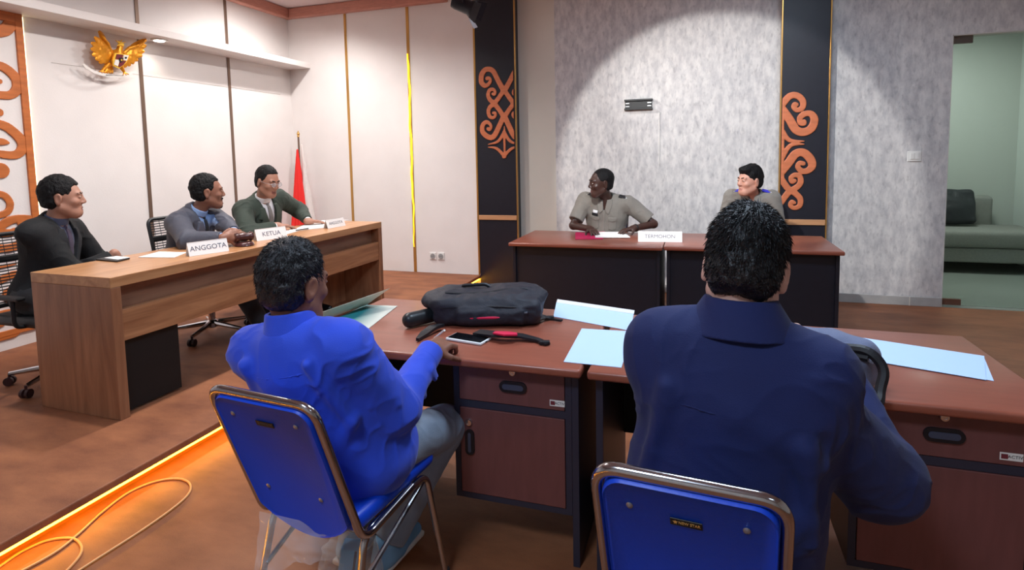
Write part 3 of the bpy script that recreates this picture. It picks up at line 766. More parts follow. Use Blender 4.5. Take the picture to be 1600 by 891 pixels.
def near_table(label, x0, x1, pcx):
    y0, y1, zt = 1.868, 2.612, .75
    t = thing('office_table', label, 'table', ((x0 + x1) / 2, (y0 + y1) / 2, 0))
    bm = BM(); add_box(bm, (x0, y0, zt - .032), (x1, y1, zt), bev=.011, seg=4); obj('tabletop', bm, m_top, t, smooth=True)
    for xa in (x0 + .02, x1 - .045):
        bm = BM(); add_box(bm, (xa, y0 + .06, 0), (xa + .025, y1 - .05, zt - .033), bev=.002); obj('side_panel', bm, m_slate, t)
    bm = BM(); add_box(bm, (x0 + .046, y1 - .12, .25), (x1 - .046, y1 - .1, zt - .033)); obj('modesty_panel', bm, m_dblack, t)
    a, b, yf = pcx - .232, pcx + .232, 1.93
    b = min(b, x1 - .046)
    for lo, hi in (((a, yf, .19), (a + .022, yf + .45, .718)), ((b - .022, yf, .19), (b, yf + .45, .718)), ((a + .022, yf, .19), (b - .022, yf + .45, .212)), ((a + .022, yf, .545), (b - .022, yf + .45, .572)), ((a + .022, yf + .43, .212), (b - .022, yf + .45, .718))):
        pass
    bm = BM()
    for lo, hi in (((a, yf, .19), (a + .022, yf + .45, .718)), ((b - .022, yf, .19), (b, yf + .45, .718)), ((a + .022, yf, .19), (b - .022, yf + .45, .212)), ((a + .022, yf, .545), (b - .022, yf + .45, .572)), ((a + .022, yf + .43, .212), (b - .022, yf + .45, .718))): add_box(bm, lo, hi)
    obj('pedestal_case', bm, m_slate, t)
    bm = BM(); add_box(bm, (a + .024, yf - .003, .574), (b - .024, yf + .40, .714), bev=.002); dr = obj('drawer', bm, m_front, t)
    cup_handle(dr, (pcx + .003, .642), .052, .021, yf - .003); lock(dr, (pcx + .002, .697), yf - .003)
    tx, tz = pcx + .165, .600
    bm = BM(); add_box(bm, (tx - .027, yf - .0045, tz - .011), (tx + .027, yf - .003, tz + .011)); tg = obj('brand_label', bm, m_plastic, dr)
    bm = BM(); add_box(bm, (tx - .024, yf - .0052, tz - .007), (tx - .008, yf - .0045, tz + .007)); obj('brand_mark', bm, mat('maroon_print', (110, 40, 50), .5), dr)
    text_obj('brand_lettering', 'ACTIV', .0125, basis((tx + .009, yf - .0048, tz), (1, 0, 0), (0, 0, 1)), m_dark, dr, .0003)
    bm = BM(); add_box(bm, (a + .024, yf - .003, .214), (b - .024, yf + .02, .543), bev=.002); do = obj('door', bm, m_front, t)
    cup_handle(do, (a + .062, .412), .018, .049, yf - .003); lock(do, (a + .06, .488), yf - .003)
    return t
near_table('near mahogany table with the drawer unit, holding the black backpack', -1.556, -.372, -.633)
near_table('near mahogany table on the right, in front of the man in navy', -.352, .968, .675)
def far_table(label, x0, x1, dy):
    y0, y1, zt = 4.575 + dy, 5.40 + dy, .75
    t = thing('officer_table', label, 'table', ((x0 + x1) / 2, (y0 + y1) / 2, 0))
    bm = BM(); add_box(bm, (x0, y0, zt - .03), (x1, y1, zt), bev=.009, seg=3); obj('tabletop', bm, m_top, t, smooth=True)
    for xa in (x0 + .022, x1 - .047):
        bm = BM(); add_box(bm, (xa, y0 + .05, 0), (xa + .025, y1 - .05, zt - .031), bev=.002); obj('side_panel', bm, m_black, t)
    bm = BM(); add_box(bm, (x0 + .047, y0 + .075, .16), (x1 - .047, y0 + .095, zt - .031)); obj('modesty_panel', bm, m_black, t)
far_table('far mahogany table with black front, where the first officer writes', -1.515, -.264, 0)
far_table('far mahogany table on the right, where the second officer sits', -.258, .988, .03)

# ------------------------------------------------------------------ blue stacking chairs
m_blue = mat('royal_blue_vinyl', (6, 66, 200), .42, var=.05, vscale=6, bump=.04, bscale=120)
m_screw = mat('steel_screw', (150, 158, 175), .3, metal=.8)
m_tube = mat('chrome_tube', (176, 176, 180), .16, metal=1.0)
def blue_chair(label, loc, rotz, s, bright):
    t = thing('stacking_chair', label, 'chair', loc, rotz)
    W = .188
    def bk(u, v, off=0.0):                             # point on the back plane: u sideways, v up the back (0..1)
        y = .045 - .165 * v; z = .41 + .45 * v
        n = np.array([0, -.45, -.165]); n = n / np.linalg.norm(n)
        return Vector((u, y + n[1] * off, z + n[2] * off))
    loop = [Vector((W, .30, .425)), bk(W, -.02), bk(W, 1), bk(-W, 1), bk(-W, -.02), Vector((-W, .30, .425))]
    bm = BM(); add_tube(bm, fillet(loop, .055, 8), .0125, 12); obj('back_frame', bm, m_tube, t, world=False, smooth=True)
    for sx in (-1, 1):
        x = sx * (W - .012)
        pts = [(sx * (W + .015), .47, 0), (x, .40, .412), (x, .07, .408), (sx * (W + .01), -.045, 0)]
        bm = BM(); add_tube(bm, fillet(pts, .05, 8), .0115, 12); lg = obj('leg_frame', bm, m_tube, t, world=False, smooth=True)
        bm = BM(); add_tube(bm, [(x, .025, .255), (x, .385, .395)], .008, 8); obj('brace', bm, m_tube, t, world=False, smooth=True)
        for p in (pts[0], pts[3]):
            bm = BM(); add_lathe(bm, [(.013, 0), (.016, .003), (.0145, .03), (.012, .034)], c=p, seg=12); obj('foot_cap', bm, m_dark, lg, world=False)
    bm = BM(); add_tube(bm, [(-W + .012, .38, .40), (W - .012, .38, .40)], .008, 8); obj('cross_bar', bm, m_tube, t, world=False)
    # back panel: rounded slab with a curved lower edge
    out = []
    w = W - .014
    for p in fillet([(w, .10), (w, .985), (-w, .985), (-w, .10)], .045, 6) if False else []: pass
    prof = []
    for i in range(7): a = i / 6 * PI / 2; prof.append((w - .045 + .045 * math.cos(PI / 2 - a), .98 - .1 + .1 * math.sin(PI / 2 - a)))
    prof = prof[::1]
    right = prof + [(w, .5), (w - .004, .12)]
    bottom = [(w - .01 - (2 * w - .02) * i / 12, .10 - .17 * math.sin(PI * i / 12) ** .8) for i in range(13)]
    left = [(-p[0], p[1]) for p in right[::-1]]
    poly = right + bottom + left
    bm = BM(); c0 = bk(0, 0); n = (bk(0, 0, 1) - c0)
    rows = []
    for off, sc in ((.012, .965), (.016, .985), (.010, 1.0), (-.012, 1.0), (-.028, .97)):
        rows.append([bm.verts.new(bk(u * sc, .5 + (v - .5) * sc, off)) for u, v in poly])
    for a, b in zip(rows, rows[1:]):
        for i in range(len(poly)): bm.faces.new((a[i], a[(i + 1) % len(poly)], b[(i + 1) % len(poly)], b[i]))
    bm.faces.new(rows[0]); bm.faces.new(rows[-1][::-1])
    bp = obj('backrest', bm, m_blue, t, world=False, smooth=True)
    for u, v in ((-.115, .86), (.115, .86), (-.10, .30), (.10, .30)):
        bm = BM(); nn = Vector(n).normalized(); c = bk(u, v, .0125)
        add_lathe(bm, [(.0075, 0), (.0075, .001), (.004, .0035), (.001, .004)], M=nn.to_track_quat('Z', 'Y').to_matrix().to_4x4(), c=c, seg=12); obj('screw', bm, m_screw, bp, world=False, smooth=True)
    nn = Vector(n).normalized(); upv = (bk(0, 1) - bk(0, 0)).normalized()
    c = bk(0, .83, .0135)
    bm = BM(); Mb = basis(c, (1, 0, 0), upv)
    add_box(bm, (-.032, -.008, -.001), (.032, .008, .0012), bev=.0008, M=Mb); obj('name_plate', bm, mat('black_name_plate', (16, 16, 18), .4), bp, world=False)
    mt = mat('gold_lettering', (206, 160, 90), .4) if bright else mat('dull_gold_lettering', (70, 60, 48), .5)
    bm = BM(); pts = []
    for i in range(10): a = PI / 2 + i * PI / 5; r = .0052 if i % 2 == 0 else .0022; pts.append(Mb @ Vector((-.0215 + r * math.cos(a), r * math.sin(a), .0012)))
    add_prism(bm, pts, nn * .0004); obj('star', bm, mt, bp, world=False)
    tx = text_obj('lettering', 'NEW STAR', .0088, basis(c + nn * .0014 + Vector((.0065, 0, 0)), (1, 0, 0), upv), mt, None, .0003)
    tx.data.transform(Matrix.Translation(tx.location)); tx.location = (0, 0, 0); tx.parent = bp
    # seat
    bm = BM(); add_box(bm, (-W + .005, .035, .422), (W - .005, .455, .478), bev=.024, seg=4); obj('seat', bm, m_blue, t, world=False, smooth=True)
    t.scale = s
    return t
chL = blue_chair('blue stacking chair under the man in the blue shirt, with its back label dull', (-1.072, 1.30, 0), -math.radians(5.5), (.96, 1, 1), False)
chR = blue_chair('blue stacking chair cut by the bottom edge, under the man in navy', (-.008, 1.135, 0), -math.radians(5), (.87, 1, 1.04), True)

# ------------------------------------------------------------------ office chairs behind the wooden desk
m_mesh = mat('black_chair_mesh', (40, 42, 46), .7)
def office_chair(label, x, y, rz, group=None):
    t = thing('office_chair', label, 'office chair', (x, y, SZ), rz, group)
    bm = BM(); lp = fillet([(-.23, -.24, .50), (-.25, -.30, .93), (.25, -.30, .93), (.23, -.24, .50)], .05, 6, closed=True); add_tube(bm, lp, .014, 8, closed=True); obj('back_frame', bm, m_dark, t, world=False, smooth=True)
    bm = BM()
    for i in range(22):
        f = (i + .5) / 22; z = .51 + .41 * f; yy = -.24 - .06 * f; wd = .225 + .02 * f
        add_box(bm, (-wd, yy - .002, z - .0035), (wd, yy + .002, z + .0035))
    for i in range(9): add_ribbon(bm, [(-.2 + .05 * i, -.243, .51), (-.2 + .05 * i, -.303, .92)], (1, 0, 0), .003, .002)
    obj('back_mesh', bm, m_mesh, t, world=False)
    bm = BM(); add_box(bm, (-.24, -.30, .765), (.24, -.27, .80), bev=.006); obj('back_bar', bm, m_dark, t, world=False)
    bm = BM(); add_box(bm, (-.245, -.24, .40), (.245, .25, .465), bev=.03, seg=4); obj('seat', bm, m_dark, t, world=False, smooth=True)
    bm = BM(); add_tube(bm, [(0, -.22, .40), (0, -.28, .46), (0, -.275, .56)], .025, 8); obj('back_stem', bm, m_dark, t, world=False)
    for s in (-1, 1):
        bm = BM(); add_tube(bm, fillet([(s * .2, .06, .41), (s * .29, .06, .42), (s * .29, .06, .58)], .04), .012, 8); add_box(bm, (s * .29 - .025, -.1, .58), (s * .29 + .025, .14, .605), bev=.01); obj('armrest', bm, m_dark, t, world=False)
    bm = BM(); add_cyl(bm, (0, 0, .09), (0, 0, .40), .025, 14); obj('gas_column', bm, m_chrome, t, world=False)
    b = None
    bm = BM(); add_lathe(bm, [(.03, .06), (.05, .07), (.05, .1), (.03, .12)], seg=14)
    for i in range(5):
        a = 2 * PI * i / 5 + .3; c, s = math.cos(a), math.sin(a)
        add_tube(bm, [(0, 0, .1), (c * .29, s * .29, .072)], .018, 8, rads=[.022, .013])
    b = obj('star_base', bm, m_chrome, t, world=False, smooth=True)
    for i in range(5):
        a = 2 * PI * i / 5 + .3; c, s = math.cos(a), math.sin(a); bm = BM()
        for q in (-1, 1): add_cyl(bm, (c * .29 - s * q * .008, s * .29 + c * q * .008, .028), (c * .29 - s * q * .024, s * .29 + c * q * .024, .028), .027, 12)
        add_cyl(bm, (c * .29, s * .29, .03), (c * .29, s * .29, .075), .008, 8); obj('caster', bm, mat('dark_red_caster', (50, 26, 28), .4), b, world=False)
    return t
oc = office_chair('black mesh office chair under the man in the charcoal suit at mid desk', -3.62, 3.50, -PI / 2)
c2 = copy_tree(oc); c2.location = (-3.80, 2.50, SZ); c2['label'] = 'black office chair under the man in the black suit at the near desk end'
c3 = copy_tree(oc); c3.location = (-3.66, 4.45, SZ); c3['label'] = 'black office chair under the man in the green suit at the far desk end'

# ------------------------------------------------------------------ flag in the stage corner
m_red = mat('red_flag_cloth', (226, 40, 34), .7, bump=.1, bscale=40); m_wcloth = mat('white_flag_cloth', (220, 210, 206), .75)
fx, fy = -4.62, 5.93
t = thing('flag', 'furled red and white flag on a pole in the stage corner', 'flag', (fx, fy, SZ))
bm = BM(); add_lathe(bm, [(.14, 0), (.14, .02), (.04, .05), (.02, .08)], c=(fx, fy, SZ)); obj('stand', bm, m_gold, t, smooth=True)
bm = BM(); add_cyl(bm, (fx, fy, SZ + .05), (fx, fy, 1.76), .011, 10); obj('pole', bm, m_brownstrip, t)
bm = BM(); add_lathe(bm, [(.008, 0), (.016, .01), (.012, .03), (.02, .04), (.001, .085)], c=(fx, fy, 1.75), seg=12); obj('finial', bm, m_gold, t, smooth=True)
def drape(cx, cy, z0, z1, r0, r1, ph):
    def f(V):
        a = np.arctan2(V[:, 1] - cy, V[:, 0] - cx); g = np.clip((z1 - V[:, 2]) / (z1 - z0), 0, 1)
        return (.011 * np.sin(a * 7 + ph + 2 * g) + .007 * np.sin(a * 13 + ph * 2)) * g
    return f
solid('red_cloth', [cap((fx + .0, fy - .03, 1.60), (fx - .005, fy - .04, .55), .012, .115)], .008, m_red, t, disp=drape(fx, fy - .03, .6, 1.6, 0, 0, 1.1))
solid('white_cloth', [cap((fx + .025, fy + .02, 1.66), (fx + .11, fy + .02, .55), .012, .07)], .008, m_wcloth, t, disp=drape(fx + .08, fy, .6, 1.6, 0, 0, .3))

# ------------------------------------------------------------------ name plates, papers and small things
m_paper = mat('white_paper', (236, 234, 232), .7); m_bluepaper = mat('pale_blue_paper', (186, 212, 250), .65); m_ink = mat('grey_ink', (96, 96, 110), .6)
def name_plate(label, A, B, h, text, size, lean=.025, up=(0, 0, 1), sx=1.0):
    A, B = Vector(A), Vector(B); x = (B - A).normalized(); n = x.cross(Vector((0, 0, 1))).normalized()   # n points at the reader
    t = thing('name_plate', label, 'name plate', (A + B) / 2)
    T0, T1 = A - n * lean + Vector((0, 0, h)), B - n * lean + Vector((0, 0, h)); K0, K1 = A - n * 2 * lean, B - n * 2 * lean
    bm = BM()
    add_prism(bm, [A, B, T1, T0], -n * .0015); obj('front_leaf', bm, m_paper, t)
    bm = BM(); add_prism(bm, [K0, K1, T1, T0], n * .0015); obj('back_leaf', bm, m_paper, t)
    yv = (T0 - A).normalized(); c = (A + B + T0 + T1) / 4
    text_obj('lettering', text, size, basis(c + x.cross(yv) * .0006, x, yv), m_ink, t, .0004, sx=sx)
    return t
zd = DZ + .001
name_plate('white tent name plate reading ANGGOTA beside the black notebook end of the desk', (-3.014, 2.771, zd), (-2.934, 3.011, zd), .085, 'ANGGOTA', .044, sx=1.05)
name_plate('white tent name plate reading KETUA at mid desk by the gavel', (-3.075, 3.425, zd), (-3.0, 3.665, zd), .085, 'KETUA', .046, sx=1.05)
name_plate('small white name plate reading ANGGOTA at the far end of the desk', (-3.0, 4.18, zd), (-2.985, 4.42, zd), .075, 'ANGGOTA', .036)
name_plate('white tent name plate reading TERMOHON on the far tables', (-.472, 4.82, .751), (-.125, 4.86, .751), .085, 'TERMOHON', .043)
def sheet(name, label, cat, pts, m, th=.0015, parent=None, part=None, curl=0.0, n=6, group=None):
    """paper with its real corners; curl lifts the far edge a little"""
    P = [Vector(p) for p in pts]; bm = BM(); g = []
    for i in range(n + 1):
        r = []
        for j in range(n + 1):
            u, v = i / n, j / n
            p = (P[0] * (1 - u) + P[1] * u) * (1 - v) + (P[3] * (1 - u) + P[2] * u) * v
            r.append(p + Vector((0, 0, curl * (u - .5) ** 2 * 4 * (1 if u > .5 else .3) + curl * .3 * math.sin(u * 5 + v * 3) ** 2)))
        g.append(r)
    top = [[bm.verts.new(p + Vector((0, 0, th))) for p in r] for r in g]; bot = [[bm.verts.new(p) for p in r] for r in g]
    for i in range(n):
        for j in range(n):
            bm.faces.new((top[i][j], top[i + 1][j], top[i + 1][j + 1], top[i][j + 1])); bm.faces.new((bot[i][j], bot[i][j + 1], bot[i + 1][j + 1], bot[i + 1][j]))
    for q in range(n):
        for (a, b) in (((q, 0), (q + 1, 0)), ((q, n), (q + 1, n)), ((0, q), (0, q + 1)), ((n, q), (n, q + 1))):
            bm.faces.new((top[a[0]][a[1]], bot[a[0]][a[1]], bot[b[0]][b[1]], top[b[0]][b[1]]))
    o = obj(part or name, bm, m, parent, smooth=False)
    if parent is None: tag(o, label, cat, group)
    return o
zt = .7505
A4 = lambda x, y, Z: tuple(at(x, y, Z=Z))
# near table, left
t = thing('document_folder', 'open document folder with teal page and raised cream cover beside the blue shirt', 'folder', A4(560, 500, zt))
def mat_teal():
    M = bpy.data.materials.new('teal_printed_page'); M.use_nodes = True; nt = M.node_tree; b = nt.nodes['Principled BSDF']
    tc = nt.nodes.new('ShaderNodeTexCoord'); mp = nt.nodes.new('ShaderNodeSeparateXYZ'); nt.links.new(tc.outputs['Generated'], mp.inputs[0])
    ad = nt.nodes.new('ShaderNodeMath'); ad.operation = 'ADD'; nt.links.new(mp.outputs[0], ad.inputs[0])
    mu = nt.nodes.new('ShaderNodeMath'); mu.operation = 'MULTIPLY'; mu.inputs[1].default_value = .45; nt.links.new(mp.outputs[1], mu.inputs[0]); nt.links.new(mu.outputs[0], ad.inputs[1])
    r = nt.nodes.new('ShaderNodeValToRGB'); e = r.color_ramp.elements
    e[0].position = .55; e[0].color = lin((24, 112, 118)); e[1].position = .98; e[1].color = lin((196, 200, 190))
    nt.links.new(ad.outputs[0], r.inputs[0]); nt.links.new(r.outputs[0], b.inputs['Base Color']); b.inputs['Roughness'].default_value = .5
    return M
sheet('page', '', '', [A4(505, 507, zt), A4(563, 524, zt), A4(621, 478.5, zt), A4(571, 477, zt)], mat_teal(), parent=t, part='teal_page')
sheet('page', '', '', [A4(500, 503, zt + .004), A4(572, 477, zt + .004), A4(609, 451, .84), A4(492, 492, .80)], mat('cream_card', (226, 222, 200), .6), parent=t, part='cream_cover')
t = thing('document_sheet', 'pale blue paper with a folded top edge lying behind the backpack straps', 'paper', A4(925, 495, zt))
sheet('page', '', '', [A4(864.7, 495, zt), A4(986, 517.5, zt), A4(990, 490, zt), A4(869.5, 472.5, zt)], m_bluepaper, parent=t, part='leaf')
sheet('page', '', '', [A4(869.5, 473, zt + .0015), A4(990.5, 491, zt + .0015), A4(991.5, 485.5, zt + .014), A4(871, 468, zt + .014)], m_paper, parent=t, part='folded_edge')
sheet('paper_sheet', 'pale blue paper sheet at the table front edge beside the man in navy', 'paper', [A4(880.6, 566, zt), A4(971, 575, zt), A4(989, 518.5, zt), A4(909, 514, zt)], m_bluepaper)
sheet('paper_sheet', 'upper pale blue sheet of the pair at the right end of the near table', 'paper', [A4(1336, 560, zt + .002), A4(1541, 594.5, zt + .002), A4(1538, 557, zt + .002), A4(1345, 528, zt + .002)], m_bluepaper)
sheet('paper_sheet', 'lower pale blue sheet peeking out under the right sheet on the near table', 'paper', [A4(1334, 553, zt), A4(1553, 596, zt), A4(1538, 560, zt), A4(1350, 531, zt)], m_bluepaper, th=.001)
# phone and pen
P0, P1, P2, P3 = [Vector(A4(*q, zt)) for q in ((706, 521), (704.5, 534), (752, 543), (767, 529.5))]
m_case = mat('white_phone_case', (226, 230, 232), .4)
cx_ = (P0 + P1 + P2 + P3) / 4; xa = ((P2 - P1) + (P3 - P0)); xa = Vector((xa.x, xa.y, 0)).normalized(); ya = Vector((-xa.y, xa.x, 0))
Mp = basis(cx_, xa, ya)
t = thing('smartphone', 'smartphone in a white case with black screen beside the blue-sleeved hand', 'phone', cx_)
bm = BM(); add_box(bm, (-.082, -.041, 0), (.082, .041, .011), bev=.004, M=Mp, seg=3); obj('case', bm, m_case, t, smooth=True)
bm = BM(); add_box(bm, (-.077, -.036, .0105), (.077, .036, .0115), M=Mp); obj('screen', bm, mat('black_glass', (8, 9, 12), .08), t)
bm = BM(); add_box(bm, (.0815, -.007, .003), (.0826, .007, .007), M=Mp); obj('port', bm, m_dark, t)
# things on the wooden desk
def flat(name, label, cat, px, z, m, th, **k): return sheet(name, label, cat, [A4(a, b, z) for a, b in px], m, th, **k)
flat('notebook', 'thin black notebook on the desk before the man in the black suit', 'notebook', [(150, 407), (183, 410), (203, 405), (170, 402.5)], zd, m_dark, .008)
flat('paper_sheet', 'small white paper lying on the black notebook', 'paper', [(163, 403.5), (184, 406), (203, 402.5), (182, 400.5)], zd + .0085, m_paper, .002)
flat('paper_sheet', 'white paper sheet behind the first ANGGOTA name plate', 'paper', [(216, 402.5), (272, 403), (292, 395), (248, 394)], zd, m_paper, .003)
flat('paper_sheet', 'white paper sheet under the right hand of the man in the green suit', 'paper', [(395, 372), (450, 366), (478, 358), (425, 360)], zd, m_paper, .004)
flat('paper_sheet', 'white paper pile beside the small far name plate', 'paper', [(452, 362), (512, 356), (535, 349), (480, 351)], zd, m_paper, .006)
flat('paper_sheet', 'white paper under the left hand of the man in the green suit', 'paper', [(478, 351), (520, 347), (545, 344), (505, 345)], zd, m_paper, .004)
bm = BM(); a, b = Vector(A4(462, 360, zd + .012)), Vector(A4(482, 357, zd + .012)); add_cyl(bm, a, b, .0045, 8); tag(obj('pen', bm, m_dark), 'dark pen on the white papers at the far desk end', 'pen')
gl = Vector(A4(382, 384, zd)); m_gav = mat('dark_red_wood', (70, 34, 32), .3, coat=.3)
t = thing('gavel', 'dark wooden gavel on its sound block by the KETUA name plate', 'gavel', gl)
bm = BM(); add_lathe(bm, [(.06, 0), (.065, .006), (.06, .02), (.05, .028), (.001, .03)], c=gl); obj('sound_block', bm, m_gav, t, smooth=True)
xg = Vector((.45, .89, 0)); cg = gl + Vector((0, 0, .062))
bm = BM(); add_lathe(bm, [(.001, -.06), (.03, -.058), (.034, -.045), (.026, -.03), (.03, 0), (.026, .03), (.034, .045), (.03, .058), (.001, .06)], M=xg.to_track_quat('Z', 'Y').to_matrix().to_4x4(), c=cg); obj('head', bm, m_gav, t, smooth=True)
bm = BM(); add_tube(bm, [cg, cg + Vector((-.12, .06, .01)), cg + Vector((-.2, .1, .012))], .009, 8); obj('handle', bm, m_gav, t, smooth=True)
# far table papers
flat('document_folder', 'magenta folder under the hands of the first officer', 'folder', [(899, 374.5), (942, 374), (945, 362.5), (899, 364)], .751, mat('magenta_card', (196, 22, 84), .5), .005)
flat('paper_sheet', 'open white papers before the first officer beside the magenta folder', 'paper', [(930, 371.5), (985, 371.5), (975, 362.5), (930, 363)], .7565, m_paper, .003)
# cable
c6 = lambda x, y: tuple(at(x / 2.693, 560 + y / 2.693, Z=.006))
P = [(230, 960), (400, 850), (600, 722), (740, 622), (797, 565), (796, 525), (745, 507), (650, 520), (540, 566), (430, 648), (330, 740), (240, 812), (120, 880), (20, 925), (-30, 905), (20, 862), (100, 810), (200, 767), (300, 757), (342, 790), (330, 840), (250, 925)]
Q = []
for i in range(len(P) - 1):
    p0, p1, p2, p3 = [np.array(c6(*P[min(max(j, 0), len(P) - 1)])) for j in (i - 1, i, i + 1, i + 2)]
    for s in np.linspace(0, 1, 6, endpoint=False): Q.append(.5 * (2 * p1 + (p2 - p0) * s + (2 * p0 - 5 * p1 + 4 * p2 - p3) * s * s + (3 * p1 - p0 - 3 * p2 + p3) * s ** 3))
bm = BM(); add_tube(bm, Q, .0048, 8); tag(obj('floor_cable', bm, mat('beige_cable', (206, 150, 96), .5), smooth=True), 'thin beige cable looped on the floor below the glowing stage edge', 'cable')

# ------------------------------------------------------------------ backpack, case
m_bag = mat('black_nylon', (30, 31, 42), .6, var=.12, vscale=20, bump=.12, bscale=180); m_bag2 = mat('dark_nylon_trim', (16, 17, 24), .5)
m_pink = mat('crimson_lining', (205, 28, 72), .6)
bl_, br_ = np.array(A4(678, 512, .75)), np.array(A4(842, 512, .75))
bx_ = nrm(br_ - bl_); by_ = np.array([-bx_[1], bx_[0], 0.]); L = np.linalg.norm(br_ - bl_)
fb = Fr((bl_ + br_) / 2 + by_ * .155 + np.array([0, 0, .0]), np.stack([bx_, by_, [0, 0, 1.]], 1))
hx = L / 2 + .01
prims = [rbox((0, 0, .060), (hx, .15, .056), .035, fr=fb), rbox((-.02, .0, .100), (hx - .05, .12, .026), .022, k=.02, fr=fb), ell((.12, .02, .10), (.14, .12, .04), .03, fr=fb), ell((-.2, -.02, .09), (.1, .12, .04), .03, fr=fb),
         rbox((.02, -.14, .046), (hx - .09, .03, .032), .022, k=.02, fr=fb)]
t = thing('backpack', 'black backpack lying flat on the near table with crimson strap linings', 'backpack', tuple(fb.o))
wr = lambda V: .006 * vnoise(V * np.array([9, 14, 22])) + .004 * (1 - np.abs(vnoise(V * np.array([16, 22, 40])))) ** 3 + .002 * vnoise(V * 45)
solid('body', prims, .007, m_bag, t, it=2, disp=wr)
bw = lambda *p: Vector(fb.w(*p))
def onbag(x, y, up=0):                                # a point on the skin of the bag
    z = np.linspace(.25, 0, 200); Pz = np.stack([fb.w(x, y, q) for q in z]); d = ev(prims, Pz); i = int(np.argmax(d < 0))
    return Vector(Pz[i]) + Vector((0, 0, up))
def frontskin(x, z, out=.002):
    y = np.linspace(-.25, .1, 250); Pz = np.stack([fb.w(x, q, z) for q in y]); d = ev(prims, Pz); i = int(np.argmax(d < 0)); return Vector(Pz[i]) - Vector(by_) * out
bm = BM(); add_tube(bm, [onbag(x, -.06 + .03 * math.sin(x * 7), .0) for x in np.linspace(-hx + .05, hx - .06, 24)], .006, 6); obj('zip', bm, m_bag2, t, smooth=True)
bm = BM(); add_tube(bm, [frontskin(x, .078 + .010 * math.cos(x * 6)) for x in np.linspace(-hx + .04, hx - .05, 24)], .005, 6); obj('zip', bm, m_bag2, t, smooth=True)
bm = BM(); add_tube(bm, [frontskin(x, .046 + .02 * (x - .0)) for x in np.linspace(-.07, .06, 10)], .006, 6, rads=[.002, .005, .006, .006, .006, .006, .006, .006, .005, .002]); obj('crimson_piping', bm, m_pink, t, smooth=True)
bm = BM(); add_box(bm, (-.006, -.002, -.018), (.006, .002, .018), M=basis(frontskin(.17, .068, .006), bx_, (0, 0, 1))); obj('zip_pull', bm, m_screw, t)
bm = BM(); add_tube(bm, fillet([onbag(-.12, .03), onbag(-.12, .03, .012), onbag(-.02, .04, .014), onbag(.0, .04)], .03), .008, 8); obj('top_handle', bm, m_bag2, t, smooth=True)
S = lambda x, y, z=.752: Vector(A4(x, y, z))
bm = BM(); add_ribbon(bm, [S(745, 519, .765), S(780, 523, .775), S(815, 525, .768), S(840, 531, .76), S(856, 538, .757)], [(-.2, 1, 0)] * 5, [.05, .055, .045, .03, .024], .008); st = obj('shoulder_strap', bm, m_bag2, t)
bm = BM(); add_ribbon(bm, [S(772, 520, .783), S(790, 521.5, .786), S(808, 522.5, .782)], [(-.2, 1, 0)] * 3, [.02, .045, .022], .006); obj('crimson_lining', bm, m_pink, st)
bm = BM(); add_box(bm, (-.02, -.012, 0), (.02, .012, .014), bev=.003, M=basis(S(851, 538, .752), bx_, by_)); obj('buckle', bm, m_bag2, st)
bm = BM(); add_ribbon(bm, [S(838, 496, .78), S(850, 495, .768), S(862, 498, .757), S(878, 501, .755)], [(0, 1, 0)] * 4, [.04, .03, .02, .018], .006); obj('side_strap', bm, m_bag2, t)
bm = BM(); add_box(bm, (-.022, -.012, 0), (.022, .012, .014), bev=.003, M=basis(S(858, 499, .752), bx_, by_)); obj('buckle', bm, m_bag2, t)
a = np.array(A4(640, 500, .785)); b = np.array(A4(690, 488, .785))
o = solid('spectacle_case', [cap(a, b, .032, .030), cap(a + (0, 0, -.004), b + (0, 0, -.004), .03, .028)], .004, mat('black_hard_case', (30, 34, 38), .38))
tag(o, 'black rounded hard case on the table left of the backpack', 'case')
bm = BM(); add_ribbon(bm, [S(652, 531, .76), S(662, 522, .765), S(676, 512, .775), S(690, 508, .77)], (.6, .6, 0), [.012, .03, .035, .03], .012); tag(obj('pen_pouch', bm, m_bag2), 'small black pouch lying between the hand and the backpack', 'pouch')

# ------------------------------------------------------------------ clear plastic
m_plas = mat('clear_plastic_film', (235, 238, 240), .06, alpha=.24, spec=1.0)
def film(name, label, P, n, amp, seed, parent=None):
    P = [np.array(p) for p in P]; bm = BM(); g = []
    uv = np.stack(np.meshgrid(np.linspace(0, 1, n), np.linspace(0, 1, n), indexing='ij'), -1).reshape(-1, 2)
    base = np.stack([(P[0] * (1 - u) + P[1] * u) * (1 - v) + (P[3] * (1 - u) + P[2] * u) * v for u, v in uv])
    off = np.stack([vnoise(base * 18 + seed), vnoise(base * 18 + seed + 9), vnoise(base * 18 + seed + 23)], 1) * amp + np.stack([vnoise(base * 50 + seed), vnoise(base * 50 + seed + 5), vnoise(base * 50 + seed + 7)], 1) * amp * .35
    base = base + off * (uv[:, 1:] * .9 + .1)
    v = [bm.verts.new(p) for p in base]
    for i in range(n - 1):
        for j in range(n - 1): bm.faces.new((v[i * n + j], v[(i + 1) * n + j], v[(i + 1) * n + j + 1], v[i * n + j + 1]))
    return obj(name, bm, m_plas, parent)
o = film('plastic_wrap', '', [(-1.235, 1.325, .43), (-.93, 1.335, .42), (-.97, 1.34, .33), (-1.25, 1.30, .25)], 26, .02, 3); tag(o, 'crumpled clear plastic wrap hanging under the left blue chair', 'plastic wrap')
